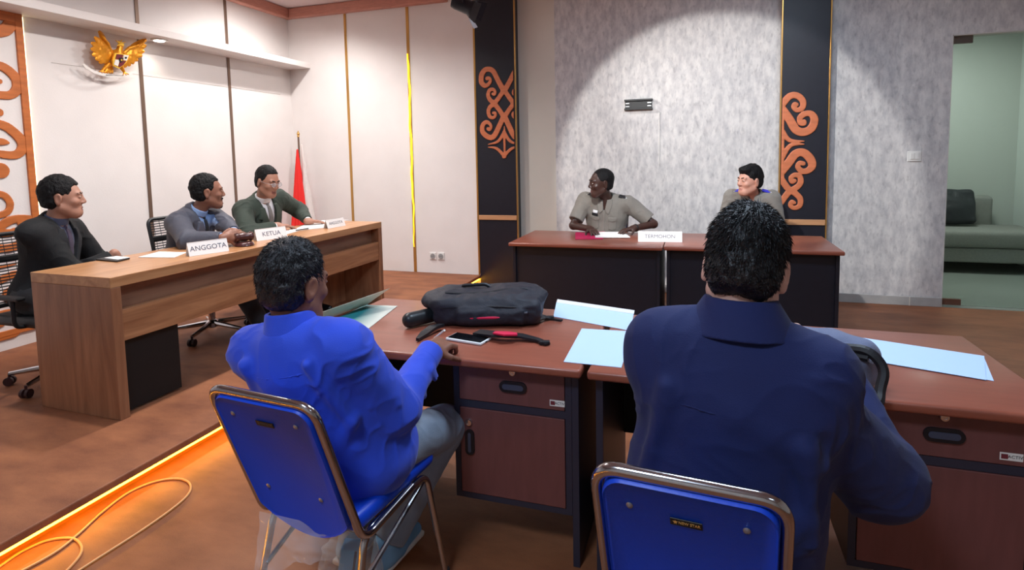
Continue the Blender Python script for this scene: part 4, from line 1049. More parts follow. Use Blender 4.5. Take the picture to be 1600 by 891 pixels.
# ------------------------------------------------------------------ people
def skin_mat(name, col, rough=.5):
    return mat(name, col, rough, var=.06, vscale=30, bump=.03, bscale=250)
m_hair = mat('black_hair', (13, 12, 14), .6, spec=.25, var=.3, vscale=60, bump=.4, bscale=160)
m_eyew = mat('eye_white', (186, 178, 170), .3); m_iris = mat('dark_iris', (26, 18, 14), .15)
def cloth(name, col, rough=.8, bump=.15, bscale=220, sheen=.15, var=.06): return mat(name, col, rough, var=var, vscale=10, bump=bump, bscale=bscale, sheen=sheen)
def head_prims(fr, s=1.0, wide=1.0):
    L = []
    A = lambda p: tuple(np.array(p) * s * np.array([wide, 1, 1]))
    R = lambda r: tuple(np.array(r) * s * np.array([wide, 1, 1]))
    E = lambda c, r, k=.0, op='u', f=fr: L.append(ell(A(c), R(r), k * s, op, f))
    C = lambda a, b, r1, r2, k=.0, op='u': L.append(cap(A(a), A(b), r1 * s, r2 * s, k * s, op, fr))
    E((0, -.012, .035), (.075, .097, .09)); E((0, .03, -.02), (.062, .064, .094), .03); E((0, .063, -.085), (.034, .032, .028), .03)
    for x in (-1, 1):
        C((x * .052, -.005, -.055), (x * .02, .062, -.095), .02, .02, .03)
        E((x * .040, .064, -.02), (.023, .021, .019), .02)
    C((-.038, .081, .031), (.038, .081, .031), .011, .011, .016)
    for x in (-1, 1): E((x * .031, .099, .012), (.017, .013, .010), .012, 's')
    C((0, .090, .022), (0, .1055, -.018), .0080, .0125, .012)
    for x in (-1, 1):
        E((x * .011, .099, -.025), (.0095, .010, .0078), .006)
        E((x * .031, .083, .011), (.0145, .0125, .0118), .003)
    C((-.019, .086, -.0585), (0, .092, -.057), .0048, .0062, .006); C((.019, .086, -.0585), (0, .092, -.057), .0048, .0062, .006)
    C((-.016, .086, -.068), (.016, .086, -.068), .0055, .0055, .006); E((0, .0905, -.068), (.012, .006, .006), .006)
    C((-.018, .0965, -.063), (.018, .0965, -.063), .0035, .0035, .003, 's')
    for x in (-1, 1):
        fe = Fr(fr.w(*A((x * .078, -.014, -.002))), fr.M @ np.array(Matrix.Rotation(x * math.radians(-22), 3, 'Z') @ Matrix.Rotation(math.radians(-8), 3, 'X')))
        L.append(ell((0, 0, 0), R((.009, .021, .034)), .008 * s, 'u', fe)); L.append(ell((x * .008 * s, .003 * s, .003 * s), R((.006, .012, .021)), .004 * s, 's', fe))
        L.append(ell((0, .004 * s, -.028 * s), R((.007, .011, .012)), .006 * s, 'u', fe))
    return L
def hand_prims(o, f, n, s, curl=.35, spread=.06, thumb=.5, k=.008, side=1, curls=None):
    """o wrist, f finger direction, n out of the palm; side=+1 when the thumb lies along cross(f, n)"""
    f = nrm(f); n = np.asarray(n, float); n = nrm(n - f * (n @ f)); t = np.cross(f, n) * side; o = np.asarray(o, float)
    L = []; fh = Fr(o, np.stack([t, f, -n], 1))
    L.append(rbox((0, .046, 0), (.039, .046, .0135), .013, .018, fr=fh)); L.append(ell((.022, .03, -.008), (.018, .03, .013), .012, fr=fh))
    L.append(cap((0, -.02, 0), (0, .015, 0), .026, .026, .02, fr=fh))
    lens = [(.040, .026, .022), (.045, .029, .023), (.041, .027, .022), (.032, .021, .019)]
    for i, (x, ln) in enumerate(zip((.029, .010, -.010, -.029), lens)):
        b = np.array([x, .088 - (.008 if i == 3 else 0) - (.003 if i == 0 else 0), 0]); a = 0.0; cu = curls[i] if curls else curl
        for j, l in enumerate(ln):
            a += cu * (.8, 1.15, .8)[j]; sp = spread * (1.5 - i) * .5
            d = np.array([math.sin(sp) * math.cos(a), math.cos(sp) * math.cos(a), -math.sin(a)])
            e = b + d * l; r0 = (.0098, .0088, .0080)[j]; L.append(cap(tuple(b), tuple(e), r0, r0 - .0008, k if j == 0 else .004, fr=fh)); b = e
    b = np.array([.028, .022, -.006]); 
    for j, (l, dd) in enumerate(((.040, (.75, .62, -.25)), (.030, (.35, .86, -.35)), (.024, (.12, .9, -.42)))):
        d = nrm(np.array(dd) * np.array([1, 1, 1 + thumb])); e = b + d * l; r0 = (.0125, .0105, .0092)[j]; L.append(cap(tuple(b), tuple(e), r0, r0 - .001, .010 if j == 0 else .004, fr=fh)); b = e
    return L
def ik(a, c, l1, l2, pole):
    a, c = np.asarray(a, float), np.asarray(c, float); d = c - a; D = np.linalg.norm(d)
    if D > (l1 + l2) * .995: c = a + d / D * (l1 + l2) * .995; d = c - a; D = np.linalg.norm(d)
    u = d / D; x = (l1 * l1 - l2 * l2 + D * D) / (2 * D); h = math.sqrt(max(0, l1 * l1 - x * x)); p = np.asarray(pole, float); p = nrm(p - u * (p @ u))
    return a + u * x + p * h, c
class Fig: pass
def figure(pelvis, neck, tfwd, head, hfwd, hup=(0, 0, 1), width=1.0, belly=0.0, arms=None, knees=None, ankles=None, hs=1.0, arm=(.29, .255)):
    F = Fig(); F.p0 = np.array(pelvis, float); F.n0 = np.array(neck, float); F.tf = frame_up(F.p0, F.n0 - F.p0, tfwd); F.L = np.linalg.norm(F.n0 - F.p0)
    F.w = width; F.belly = belly; F.hs = hs
    F.hf = frame(head, hfwd, hup); F.arms = []
    for s, a in zip((-1, 1), arms):                    # -1 is the person's left (x to the right)
        sh = F.tf.w(s * .178 * width, -.012, F.L - .058) + np.array(a.get('raise', (0, 0, 0)))
        el, wr = ik(sh, a['wrist'], arm[0], arm[1], a['pole']); F.arms.append((sh, el, wr, a))
    F.legs = []
    for i, s in enumerate((-1, 1)):
        hp = F.tf.w(s * .09, 0, 0); hp[2] = F.p0[2]
        F.legs.append((hp, np.array(knees[i], float), np.array(ankles[i], float)))
    return F
def torso(F, g, k=.05):
    f, L, w = F.tf, F.L, F.w; z = L / .5
    P = [ell((0, -.005, .02), (.168 * w + g, .125 + g, .12 + g), 0, fr=f), ell((0, .012 + F.belly * .5, .16 * z), (.15 * w + g, .112 + F.belly + g, .15 * z + g), .06, fr=f),
         ell((0, .002, .325 * z), (.165 * w + g, .115 + g, .175 * z + g), .06, fr=f), ell((0, -.035, .37 * z), (.15 * w + g, .078 + g, .12 * z + g), .05, fr=f),
         cap((-.150 * w, -.014, L - .068), (.150 * w, -.014, L - .068), .054 + g, .054 + g, .05, fr=f)]
    for s in (-1, 1): P.append(cap((0, -.016, L - .03), (s * .125 * w, -.016, L - .062), .047 + g, .046 + g, .04, fr=f))
    return P
def sleeves(F, g, frac=1.0, loose=0.0, k=.04, which=(0, 1)):
    P = []
    for i in which:
        sh, el, wr, a = F.arms[i]
        P.append(cap(sh, el, .056 + g, .044 + g + loose, k))
        if frac > 1e-3:
            e = el + (wr - el) * frac; P.append(cap(el, e, .043 + g + loose * .7, .029 + (.043 - .030) * (1 - frac) + g * .65, .03))
    return P
def cuffs_cut(F, frac, which=(0, 1)):
    P = []
    for i in which:
        sh, el, wr, a = F.arms[i]; u = nrm(wr - el); c = el + (wr - el) * frac
        P.append(cap(c + u * .001 + u * .12, c + u * .12, .13, .13, .0, 's') if False else Pr(lambda X, c=c, u=u: np.maximum(-((X - c) @ u), np.linalg.norm(X - c, axis=1) - .11), c + u * .05, .12, 's', 0))
    return P
def neck_cut(F, r, lo=-.02, hi=.3, k=.01):
    a = F.n0 + nrm(F.n0 - F.p0) * lo; b = F.hf.w(0, -.02, -.05); u = nrm(b - a)
    return cap(a, a + u * hi, r, r * 1.02, k, 's')
def wrinkle(amp, freq=11.0, seed=0.0, joints=()):
    def f(V):
        q = V * freq + seed; wv = np.stack([vnoise(q * .6 + 3), vnoise(q * .6 + 17), vnoise(q * .6 + 31)], 1)
        a = 1 - np.abs(vnoise(q + wv * 1.2)); b = 1 - np.abs(vnoise(q * 2.1 + wv * 1.6 + 50))
        e = np.ones(len(V)) * .5
        for j in joints: e = np.maximum(e, 1.5 * np.exp(-((V - j) ** 2).sum(1) / .02))
        return amp * e * ((a ** 3 - .35) + .5 * (b ** 3 - .35))
    return f
def body(F, name_label, skin, lips, h, hand_h=None):
    P = head_prims(F.hf, F.hs)
    nb = F.n0 - nrm(F.n0 - F.p0) * .03
    P.append(cap(nb, F.hf.w(0, -.022, -.055), .055, .051, .03))
    P += torso(F, -.014)
    for i, (sh, el, wr, a) in enumerate(F.arms):
        P.append(cap(sh, el, .046, .037, .03)); P.append(cap(el, wr, .038, .0265, .02))
        hd = a.get('hand')
        if hd: P += hand_prims(wr, hd['f'], hd['n'], i, hd.get('curl', .35), thumb=hd.get('thumb', .5), side=hd.get('side', 1 if i == 0 else -1), spread=hd.get('spread', .08), curls=hd.get('curls'))
        else: P.append(cap(wr, wr + nrm(wr - el) * .15, .026, .02, .02))
    for (hp, kn, an) in F.legs:
        P.append(cap(hp, kn, .072, .05, .03)); P.append(cap(kn, an, .048, .034, .02)); P.append(cap(an, an + np.array([0, 0, -.03]), .034, .03))
    hf, s = F.hf, F.hs
    def mf(c):
        q = hf.inv(c) / s; return ((np.abs(q[:, 0]) < .023) & (q[:, 2] > -.0745) & (q[:, 2] < -.0525) & (q[:, 1] > .081)).astype(int)
    me = solid('person', P, h, [skin, lips], it=1, matf=mf)
    tag(me, name_label, 'person'); F.o = me
    return me
def face_parts(F, brow=m_hair, brow_r=.0042):
    hf, s = F.hf, F.hs
    for x in (-1, 1):
        V, Q = sdf_mesh([ell((x * .031 * s, .0878 * s, .0105 * s), (.0122 * s, .0085 * s, .0050 * s), fr=hf)], .0016)
        me = np_mesh('eye', V, Q); o = to_obj('eye', me, [m_eyew, m_iris], F.o)
        q = hf.inv(V[Q].mean(1)) / s; me.polygons.foreach_set('material_index', ((q[:, 0] - x * .031) ** 2 + (q[:, 2] - .011) ** 2 < .0062 ** 2).astype(np.int32))
        solid('eyebrow', [cap((x * .050 * s, .078 * s, .031 * s), (x * .034 * s, .0905 * s, .037 * s), brow_r * .7 * s, brow_r * s, .004, fr=hf), cap((x * .034 * s, .0905 * s, .037 * s), (x * .013 * s, .094 * s, .032 * s), brow_r * s, brow_r * s, .004, fr=hf)], .002, brow, F.o)
def hair(F, t=.010, ts=.004, top=.01, front=.052, hz=.072, side=.0, sz=-.012, nape=-.062, h=.0035, m=m_hair, amp=.003, freq=55., wide=.0, extra=None, strands=0, slen=.02, back=.0, seed=1):
    hf, s = F.hf, F.hs
    P = [ell((0, -.022 * s, .044 * s), ((.077 + ts) * s, (.097 + t) * s, (.085 + t + top) * s), fr=hf), ell((0, -.045 * s, -.022 * s), ((.069 + ts * .6) * s, (.058 + t * .6 + back) * s, .062 * s), .03, fr=hf)]
    if extra: P += extra(hf, s)
    P.append(rbox((0, front * s + .12, hz * s - .12), (.2, .12, .12), .02, .012, 's', hf))             # forehead and face
    P.append(rbox((0, side * s + .12, sz * s - .15), (.2, .12, .15), .012, .008, 's', hf))              # in front of the ears
    for x in (-1, 1): P.append(ell((x * .084 * s, -.012 * s, -.006 * s), (.03 * s, .028 * s, .038 * s), .008, 's', hf))   # around the ears
    fn = Fr(hf.w(0, -.05 * s, nape * s), hf.M @ np.array(Matrix.Rotation(math.radians(-14), 3, 'X')))
    P.append(rbox((0, 0, -.15), (.25, .25, .15), .01, .012, 's', fn))
    V, Q = sdf_mesh(P, h); V = relax(V, Q, 1); N = vnormals(V, Q)
    V = V + N * (amp * (vnoise(hf.inv(V) * freq + seed) + .6 * vnoise(hf.inv(V) * freq * np.array([2.2, 2.2, 1.1]) + 9)))[:, None]
    if not strands: me = np_mesh('hair', V, Q)
    else:                                              # short tapered strands rooted on the hair mass
        rng = np.random.default_rng(seed); q = hf.inv(V); idx = rng.choice(len(V), strands); 
        root = V[idx] - N[idx] * .003; up = hf.M[:, 2]; crown = hf.w(.01 * s, -.055 * s, .12 * s)
        out = root - crown; out = out - N[idx] * (out * N[idx]).sum(1)[:, None]; out /= np.maximum(1e-6, np.linalg.norm(out, axis=1))[:, None]
        d = N[idx] * .42 + out * .85 + rng.normal(0, .22, (strands, 3)); d /= np.linalg.norm(d, axis=1)[:, None]
        ln = slen * rng.uniform(.6, 1.3, strands) * np.clip(.45 + 6 * (q[idx, 2] + .06), .35, 1.0)
        mid = root + d * ln[:, None] * .55; d2 = d + np.array([0, 0, -.35]) + out * .25; d2 /= np.linalg.norm(d2, axis=1)[:, None]; tip = mid + d2 * ln[:, None] * .5
        sidev = np.cross(d, rng.normal(0, 1, (strands, 3))); sidev /= np.linalg.norm(sidev, axis=1)[:, None]; s2 = np.cross(d, sidev)
        r = .0011; vv = []; 
        for c, rr in ((root, r), (mid, r * .85)):
            for k3 in range(3): a = 2 * PI * k3 / 3; vv.append(c + (sidev * math.cos(a) + s2 * math.sin(a)) * rr)
        vv.append(tip); vv = np.stack(vv, 1).reshape(-1, 3); b0 = np.arange(strands)[:, None] * 7 + len(V); qs = []
        for k3 in range(3):
            k4 = (k3 + 1) % 3; qs.append(b0 + np.array([k3, k4, 3 + k4, 3 + k3])); qs.append(b0 + np.array([3 + k3, 3 + k4, 6, 6]))
        Qa = np.concatenate(qs); V = np.concatenate([V, vv])
        me = bpy.data.meshes.new('hair'); faces = [tuple(x) for x in Q] + [tuple(x) if x[2] != x[3] else tuple(x[:3]) for x in Qa.tolist()]
        me.from_pydata(V.tolist(), [], faces); me.polygons.foreach_set('use_smooth', [True] * len(me.polygons))
    return to_obj('hair', me, m, F.o)
def trousers(F, m, g=.016, h=.01, amp=.006, ank=.05):
    f = F.tf; P = [ell((0, -.005, .0), (.168 * F.w + g, .125 + g, .11 + g), 0, fr=f)]
    for hp, kn, an in F.legs:
        P.append(cap(hp, kn, .083 + g, .058 + g, .05)); P.append(cap(kn, an + (kn - an) * .0, .056 + g, .046 + g, .03))
    for hp, kn, an in F.legs:
        u = nrm(an - kn); c = an - u * .01; P.append(Pr(lambda X, c=c, u=u: np.maximum(-((X - c) @ u), np.linalg.norm(X - c, axis=1) - .12), c, .12, 's', 0))
    P.append(half(f.w(0, 0, .08), f.d(0, 0, 1)))
    return solid('trousers', P, h, m, F.o, disp=wrinkle(amp, 9, 4, [l[1] for l in F.legs]))
def shoes(F, dirs, m, h=.007, sole=None):
    for (hp, kn, an), d in zip(F.legs, dirs):
        d = nrm((d[0], d[1], 0)); z0 = an[2] - .085
        fr = frame((an[0], an[1], z0), d)
        P = [cap((0, -.04, .042), (0, .03, .045), .036, .036, 0, fr=fr), cap((0, .05, .038), (0, .17, .028), .036, .027, .04, fr=fr), cap((0, -.01, .05), (0, -.015, .09), .04, .042, .03, fr=fr), half(fr.w(0, 0, .004), (0, 0, -1))]
        so = solid('shoe', P, h, m, F.o)
        if sole: solid('sole', [rbox((0, .055, .011), (.036, .135, .011), .008, fr=fr)], h, sole, so)
def patch_obj(name, F, base, polys, t, m, h=.004, front=1, deep=.01, parent=None):
    return solid(name, [patch(base, F.tf, p, t, deep, front) for p in polys], h, m, parent or F.o, it=1)
def fit(pts, L): return [(x, z * L / .5) for x, z in pts]
def suit(F, mj, ms, mt, mtr, mlap, h=.005, amp=.005, cuff=None, vz=.22, seed=0):
    L = F.L; js = torso(F, .018) + [cap((s * .08, -.014, L - .052), (s * .192 * F.w, -.014, L - .066), .054, .056, .04, fr=F.tf) for s in (-1, 1)]; V = fit([(-.062, .52), (.062, .52), (.052, .44), (.008, vz), (-.008, vz), (-.052, .44)], L)
    hem = half(F.tf.w(0, 0, -.11), F.tf.d(0, 0, -1))
    def vcut(P):
        q = F.tf.inv(P); return np.maximum(poly_d(q[:, 0], q[:, 2], np.array(V)), -q[:, 1])
    P = js + sleeves(F, .021, .93, .006) + [ell((0, 0, -.02), (.172 * F.w + .016, .14, .12), .05, fr=F.tf), hem] + cuffs_cut(F, .90) + [Pr(vcut, F.tf.w(0, .1, L * .75), .32, 's', .004), neck_cut(F, .064, .0)]
    jk = solid('jacket', P, h, mj, F.o, disp=wrinkle(amp, 10, seed, [a[1] for a in F.arms] + [a[0] for a in F.arms]))
    for s in (-1, 1):
        lp = fit([(s * .05, .468), (s * .082, .47), (s * .112, .385), (s * .088, .375), (s * .098, .36), (s * .02, vz - .03), (s * .008, vz), (s * .048, .42)], L)
        solid('lapel', [patch(js, F.tf, lp, .011, .012)], h * .8, mlap, jk)
    nb = F.n0; u = nrm(F.hf.w(0, -.02, -.055) - nb)
    Pc = [ring(nb - u * .015 + F.tf.d(0, -.012, 0), nb + u * .022, .074, .006, r2=.064)]
    def backonly(P):
        q = F.tf.inv(P); return q[:, 1] - .03
    Pc.append(Pr(backonly, nb, .2, 'i', .004)); solid('collar', Pc, h * .8, mlap, jk)
    ss = torso(F, .004); sh = solid('shirt', ss + [neck_cut(F, .056), half(F.tf.w(0, 0, .05), F.tf.d(0, 0, -1))] + (sleeves(F, .004, .985, 0) if cuff else []) + (cuffs_cut(F, .96) if cuff else []), .006, ms, F.o)
    solid('shirt_collar', [ring(nb + u * .0 + F.tf.d(0, .004, 0), nb + u * .04, .0625, .004, r2=.058)], h * .8, ms, sh)
    tp = fit([(-.014, .465), (.014, .465), (.017, .43), (.034, .16), (0, .1), (-.034, .16), (-.017, .43)], L)
    te = solid('tie', [patch(ss, F.tf, tp, .007, .006)], h * .8, mt, F.o)
    kn = F.tf.w(0, .062, L - .03); solid('knot', [ell(tuple(F.tf.inv(kn[None])[0]), (.019, .017, .02), fr=F.tf)], h * .7, mt, te)
    return jk
def A(x, y, **k): return at(x, y, **k)
m_trd = cloth('dark_suit_trousers', (26, 27, 32)); m_shoe = mat('black_leather', (16, 16, 18), .3)
lip_d = mat('brown_lip', (120, 70, 62), .45)
# --- man in the black suit, near end of the wooden desk
sk1 = skin_mat('tan_skin', (164, 118, 98))
F = figure((-3.86, 2.45, .68), (-3.79, 2.51, 1.125), (.9, .35, 0), (-3.735, 2.535, 1.262), (.68, .74, -.02), hup=(-.02, .04, 1), width=.96, belly=.015,
           arms=[dict(wrist=(-3.62, 2.86, .80), pole=(-.1, .6, -1), hand=dict(f=(.3, .6, -.7), n=(0, -.5, -.8))), dict(wrist=A(180, 399, X=-3.58), pole=(.0, -.2, -1), **{'raise': (.01, .045, -.035)}, hand=dict(f=(-.2, .5, -.9), n=(-.6, -.6, -.4), curl=.4))],
           knees=[(-3.35, 2.72, .62), (-3.38, 2.45, .62)], ankles=[(-3.32, 2.74, .215), (-3.35, 2.47, .215)])
body(F, 'man in a black suit seated at the near end of the wooden desk', sk1, lip_d, .0045); face_parts(F)
hair(F, t=.012, top=.014, front=.05, hz=.083, amp=.003)
suit(F, cloth('black_suit_wool', (17, 18, 21), sheen=0), cloth('slate_shirt', (70, 76, 98)), cloth('plum_tie', (58, 44, 66)), m_trd, cloth('black_suit_lapel', (24, 25, 30), sheen=0), seed=1)
trousers(F, m_trd, h=.013); shoes(F, [(1, 0), (1, 0)], m_shoe, .01)
# --- man in the charcoal suit with goatee, middle
sk2 = skin_mat('brown_skin', (136, 92, 74))
h2 = A(325, 301, X=-3.48)
F = figure((-3.76, 3.38, .68), h2 + (-.085, -.035, -.140), (.95, .2, 0), h2, (.62, .78, -.02), hup=(.03, .04, 1), width=1.0, belly=.01,
           arms=[dict(wrist=A(378, 366, Z=.96) + (-.07, .02, 0), pole=(.2, .9, -.6), hand=dict(f=(.5, -.75, .1), n=(-.4, -.4, -.5), curl=.45)), dict(wrist=A(352, 371, Z=.955), pole=(.2, -.9, -.6), hand=dict(f=(.4, .9, .12), n=(-.4, .3, -.3), curl=.4))],
           knees=[(-3.3, 3.62, .62), (-3.32, 3.42, .62)], ankles=[(-3.12, 3.64, .215), (-3.08, 3.46, .215)])
body(F, 'man in a charcoal suit with goatee and light blue shirt, hands clasped on the desk', sk2, lip_d, .0045); face_parts(F)
hair(F, t=.010, top=.010, front=.034, hz=.088, sz=.0, amp=.003, freq=70)
hf = F.hf; m_beard = mat('dark_beard', (30, 26, 26), .8, bump=.4, bscale=200)
solid('beard', [cap((-.02, .094, -.046), (.02, .094, -.046), .0055, .0055, .004, fr=hf), cap((-.026, .083, -.05), (-.024, .074, -.088), .006, .009, .006, fr=hf), cap((.026, .083, -.05), (.024, .074, -.088), .006, .009, .006, fr=hf), ell((0, .076, -.104), (.03, .02, .02), .012, fr=hf), ell((0, .095, -.084), (.012, .006, .008), .006, fr=hf)], .0025, m_beard, F.o, disp=lambda V: .0015 * vnoise(V * 200))
suit(F, cloth('charcoal_wool', (66, 68, 80), .6, sheen=.05), cloth('light_blue_shirt', (150, 180, 226)), cloth('dark_tie', (38, 44, 54)), m_trd, cloth('charcoal_lapel', (78, 80, 94), .6, sheen=.05), cuff=True, seed=7, amp=.006)
trousers(F, m_trd, h=.01); shoes(F, [(1, 0), (1, .1)], m_shoe, .007)
# --- man in the green suit with glasses
sk3 = skin_mat('light_brown_skin', (158, 112, 92))
h3 = A(418, 285, X=-3.45)
F = figure((-3.72, 4.18, .68), h3 + (-.10, .04, -.14), (.97, -.2, 0), h3, (.96, -.12, -.28), hup=(.1, 0, 1), width=1.02, belly=.015,
           arms=[dict(wrist=A(482, 346, Z=.925), pole=(.1, .9, -.5), hand=dict(f=(.55, .8, -.08), n=(0, 0, -1), curl=.25)), dict(wrist=A(433, 353, Z=.93), pole=(.2, -.9, -.5), hand=dict(f=(.5, .85, -.08), n=(0, 0, -1), curl=.3))],
           knees=[(-3.3, 4.3, .62), (-3.32, 4.08, .62)], ankles=[(-3.28, 4.3, .215), (-3.28, 4.08, .215)])
body(F, 'man in a dark green suit with glasses reading papers at the far desk end', sk3, lip_d, .0045); face_parts(F)
hair(F, t=.008, top=.008, front=.04, hz=.09, sz=.004, amp=.0025, freq=70)
hf = F.hf; m_rim = mat('silver_glasses_rim', (200, 200, 205), .25, metal=.8)
g = None
for x in (-1, 1):
    bm = BM(); pts = [hf.w(x * .032 + .022 * math.cos(a), .108, .008 + .0155 * math.sin(a)) for a in np.linspace(0, 2 * PI, 20, endpoint=False)]; add_tube(bm, pts, .0019, 6, closed=True)
    add_tube(bm, [hf.w(x * .054, .106, .012), hf.w(x * .077, .08, .014), hf.w(x * .08, -.005, .012)], .0018, 6)
    if x == -1: add_tube(bm, [hf.w(-.012, .109, .012), hf.w(0, .111, .014), hf.w(.012, .109, .012)], .0018, 6)
    o = obj('glasses_rim', bm, m_rim, F.o, smooth=True)
    bm = BM(); add_prism(bm, [hf.w(x * .032 + .0215 * math.cos(a), .1078, .008 + .015 * math.sin(a)) for a in np.linspace(0, 2 * PI, 20, endpoint=False)], hf.d(0, .001, 0)); obj('lens', bm, mat('clear_lens', (240, 245, 250), .05, alpha=.22, spec=.9), o)
suit(F, cloth('dark_green_wool', (50, 60, 52), sheen=.05), cloth('white_shirt', (226, 226, 230)), cloth('grey_tie', (132, 128, 126)), m_trd, cloth('dark_green_lapel', (60, 71, 62), sheen=.05), cuff=True, seed=13, amp=.006)
trousers(F, m_trd, h=.013); shoes(F, [(1, 0), (1, 0)], m_shoe, .01)
# --- officers
def uniform(F, mu, mep, mstripe, seed, h=.005, short=True, trim=None):
    L = F.L; base = torso(F, .012)
    P = base + (sleeves(F, .018, .0, .008) if short else sleeves(F, .012, .95, .004)) + [neck_cut(F, .062), half(F.tf.w(0, 0, -.06), F.tf.d(0, 0, -1))]
    vp_ = fit([(-.04, .53), (.04, .53), (.004, .40), (-.004, .40)], L)
    P.append(Pr(lambda X: np.maximum(poly_d(F.tf.inv(X)[:, 0], F.tf.inv(X)[:, 2], np.array(vp_)), -F.tf.inv(X)[:, 1]), F.tf.w(0, .1, L * .9), .2, 's', .003))
    if short:
        for sh, el, wr, a in F.arms:
            u = nrm(el - sh); c = sh + (el - sh) * .80; P.append(Pr(lambda X, c=c, u=u: np.maximum(-((X - c) @ u), np.linalg.norm(X - c, axis=1) - .13), c, .13, 's', 0))
    s = solid('uniform_shirt', P, h, mu, F.o, disp=wrinkle(.006, 10, seed, [a[0] for a in F.arms]))
    for q in (-1, 1):
        solid('collar', [patch(base, F.tf, fit([(q * .02, .50), (q * .066, .50), (q * .07, .455), (q * .045, .385), (q * .008, .42)], L), .010, .01)], h * .8, mu, s)
        pk = fit([(q * .045, .355), (q * .12, .355), (q * .12, .26), (q * .083, .248), (q * .045, .26)], L); po = solid('pocket', [patch(base, F.tf, pk, .0055, .01)], h * .8, mu, s)
        fl = fit([(q * .042, .362), (q * .123, .362), (q * .123, .335), (q * .083, .322), (q * .042, .335)], L); solid('flap', [patch(base, F.tf, fl, .009, .01)], h * .8, mu, po)
        a = F.tf.w(q * .088 * F.w, -.006, L + .010); b = F.tf.w(q * .195 * F.w, -.006, L - .012); u = nrm(b - a); fe = frame_up((a + b) / 2, np.cross(u, F.tf.d(0, 1, 0)) * q * -1 if False else F.tf.d(0, 0, 1), F.tf.d(0, 1, 0))
        xx = u * q; yy = F.tf.d(0, 1, 0); zz = nrm(np.cross(xx, yy)); fe = Fr((a + b) / 2 + zz * .012, np.stack([xx, nrm(np.cross(zz, xx)), zz], 1))
        ep = solid('epaulette', [rbox((0, 0, 0), (.056, .026, .006), .003, fr=fe)], .004, mep, s)
        for xo in (.018, .038): 
            bm = BM(); Mx = Matrix.Identity(4)
            for i in range(3):
                for j in range(3): Mx[i][j] = fe.M[i][j]
                Mx[i][3] = fe.o[i]
            add_box(bm, (q * xo - .005, -.0265, -.005), (q * xo + .005, .0265, .0072), M=Mx); obj('stripe', bm, mstripe, ep)
    solid('placket', [patch(base, F.tf, fit([(-.014, .42), (.014, .42), (.014, .0), (-.014, .0)], L), .004, .01)], h * .8, mu, s)
    return s, base
m_uni = cloth('khaki_grey_uniform', (122, 117, 110)); m_stripe = mat('white_stripe', (220, 220, 224), .5)
sk4 = skin_mat('deep_brown_skin', (66, 44, 38), .38); h4 = A(939, 287, Y=5.36)
F = figure((-.86, 5.66, .55), h4 + (.035, .11, -.13), (-.05, -1, 0), h4, (-.86, -.48, -.06), hup=(0, -.05, 1), width=1.18, belly=.025, hs=1.06,
           arms=[dict(wrist=A(990, 357, Z=.80), pole=(.9, .1, -.7), hand=dict(f=(-.75, -.65, -.1), n=(0, 0, -1), curl=.3, spread=.3)), dict(wrist=A(922, 358, Z=.80), pole=(-.9, .1, -.7), hand=dict(f=(.5, -.8, -.12), n=(0, 0, -1), curl=.42, spread=.25))],
           knees=[(-.72, 5.22, .50), (-1.0, 5.22, .50)], ankles=[(-.72, 5.2, .09), (-1.0, 5.2, .09)])
body(F, 'man in a grey khaki short-sleeved uniform with black epaulettes writing at the far table', sk4, mat('dark_lip', (84, 48, 44), .4), .005); face_parts(F)
hair(F, t=.003, top=.001, front=.05, hz=.10, sz=.01, amp=.001, freq=120)
s, base = uniform(F, m_uni, mat('black_epaulette', (20, 20, 26), .6), m_stripe, 3)
L = F.L
solid('name_tag', [patch(base, F.tf, fit([(.055, .385), (.115, .385), (.115, .368), (.055, .368)], L), .012, .012)], .003, m_dark, s)
solid('ribbon_bar', [patch(base, F.tf, fit([(.06, .41), (.105, .41), (.105, .39), (.06, .39)], L), .012, .012)], .003, m_stripe, s)
sh, el, wr, a = F.arms[0]; c = el + (wr - el) * .9; u = nrm(wr - el); solid('wristwatch', [ring(c - u * .008, c + u * .008, .031, .003)], .003, m_dark, F.o)
trousers(F, m_trd, h=.014); shoes(F, [(0, -1), (0, -1)], m_shoe, .012)
sk5 = skin_mat('fair_skin', (196, 144, 124)); h5 = A(1171, 284, Y=5.42)
F = figure((.44, 5.68, .55), h5 + (.03, .09, -.10), (-.05, -1, 0), h5, (-.80, -.58, .0), hup=(.02, -.02, 1), width=.92,
           arms=[dict(wrist=(.56, 5.28, .80), pole=(.3, .3, -1), hand=dict(f=(-.6, -.75, -.1), n=(0, 0, -1))), dict(wrist=(.28, 5.28, .80), pole=(-.3, .3, -1), hand=dict(f=(.6, -.75, -.1), n=(0, 0, -1)))],
           knees=[(.57, 5.22, .50), (.30, 5.22, .50)], ankles=[(.57, 5.2, .09), (.30, 5.2, .09)])
body(F, 'young man in khaki uniform with blue epaulettes, behind the man in navy, face turned left', sk5, mat('rose_lip', (176, 118, 106), .4), .005); face_parts(F)
hair(F, t=.012, top=.018, front=.062, hz=.070, sz=.01, amp=.003, freq=45, extra=lambda hf, s: [ell((0, .05, .105), (.06, .05, .03), .03, fr=hf)])
uniform(F, m_uni, mat('royal_blue_epaulette', (44, 46, 190), .5), m_stripe, 9)
trousers(F, m_trd, h=.014); shoes(F, [(0, -1), (0, -1)], m_shoe, .012)
# plain chairs under the two officers, behind the far tables
for (x, y, lab) in ((-.86, 5.78, 'blue stacking chair under the first officer behind the far table'), (.44, 5.80, 'blue stacking chair under the second officer behind the far table')):
    c = copy_tree(chL); c.location = (x, y, 0); c.rotation_euler = (0, 0, PI); c['label'] = lab

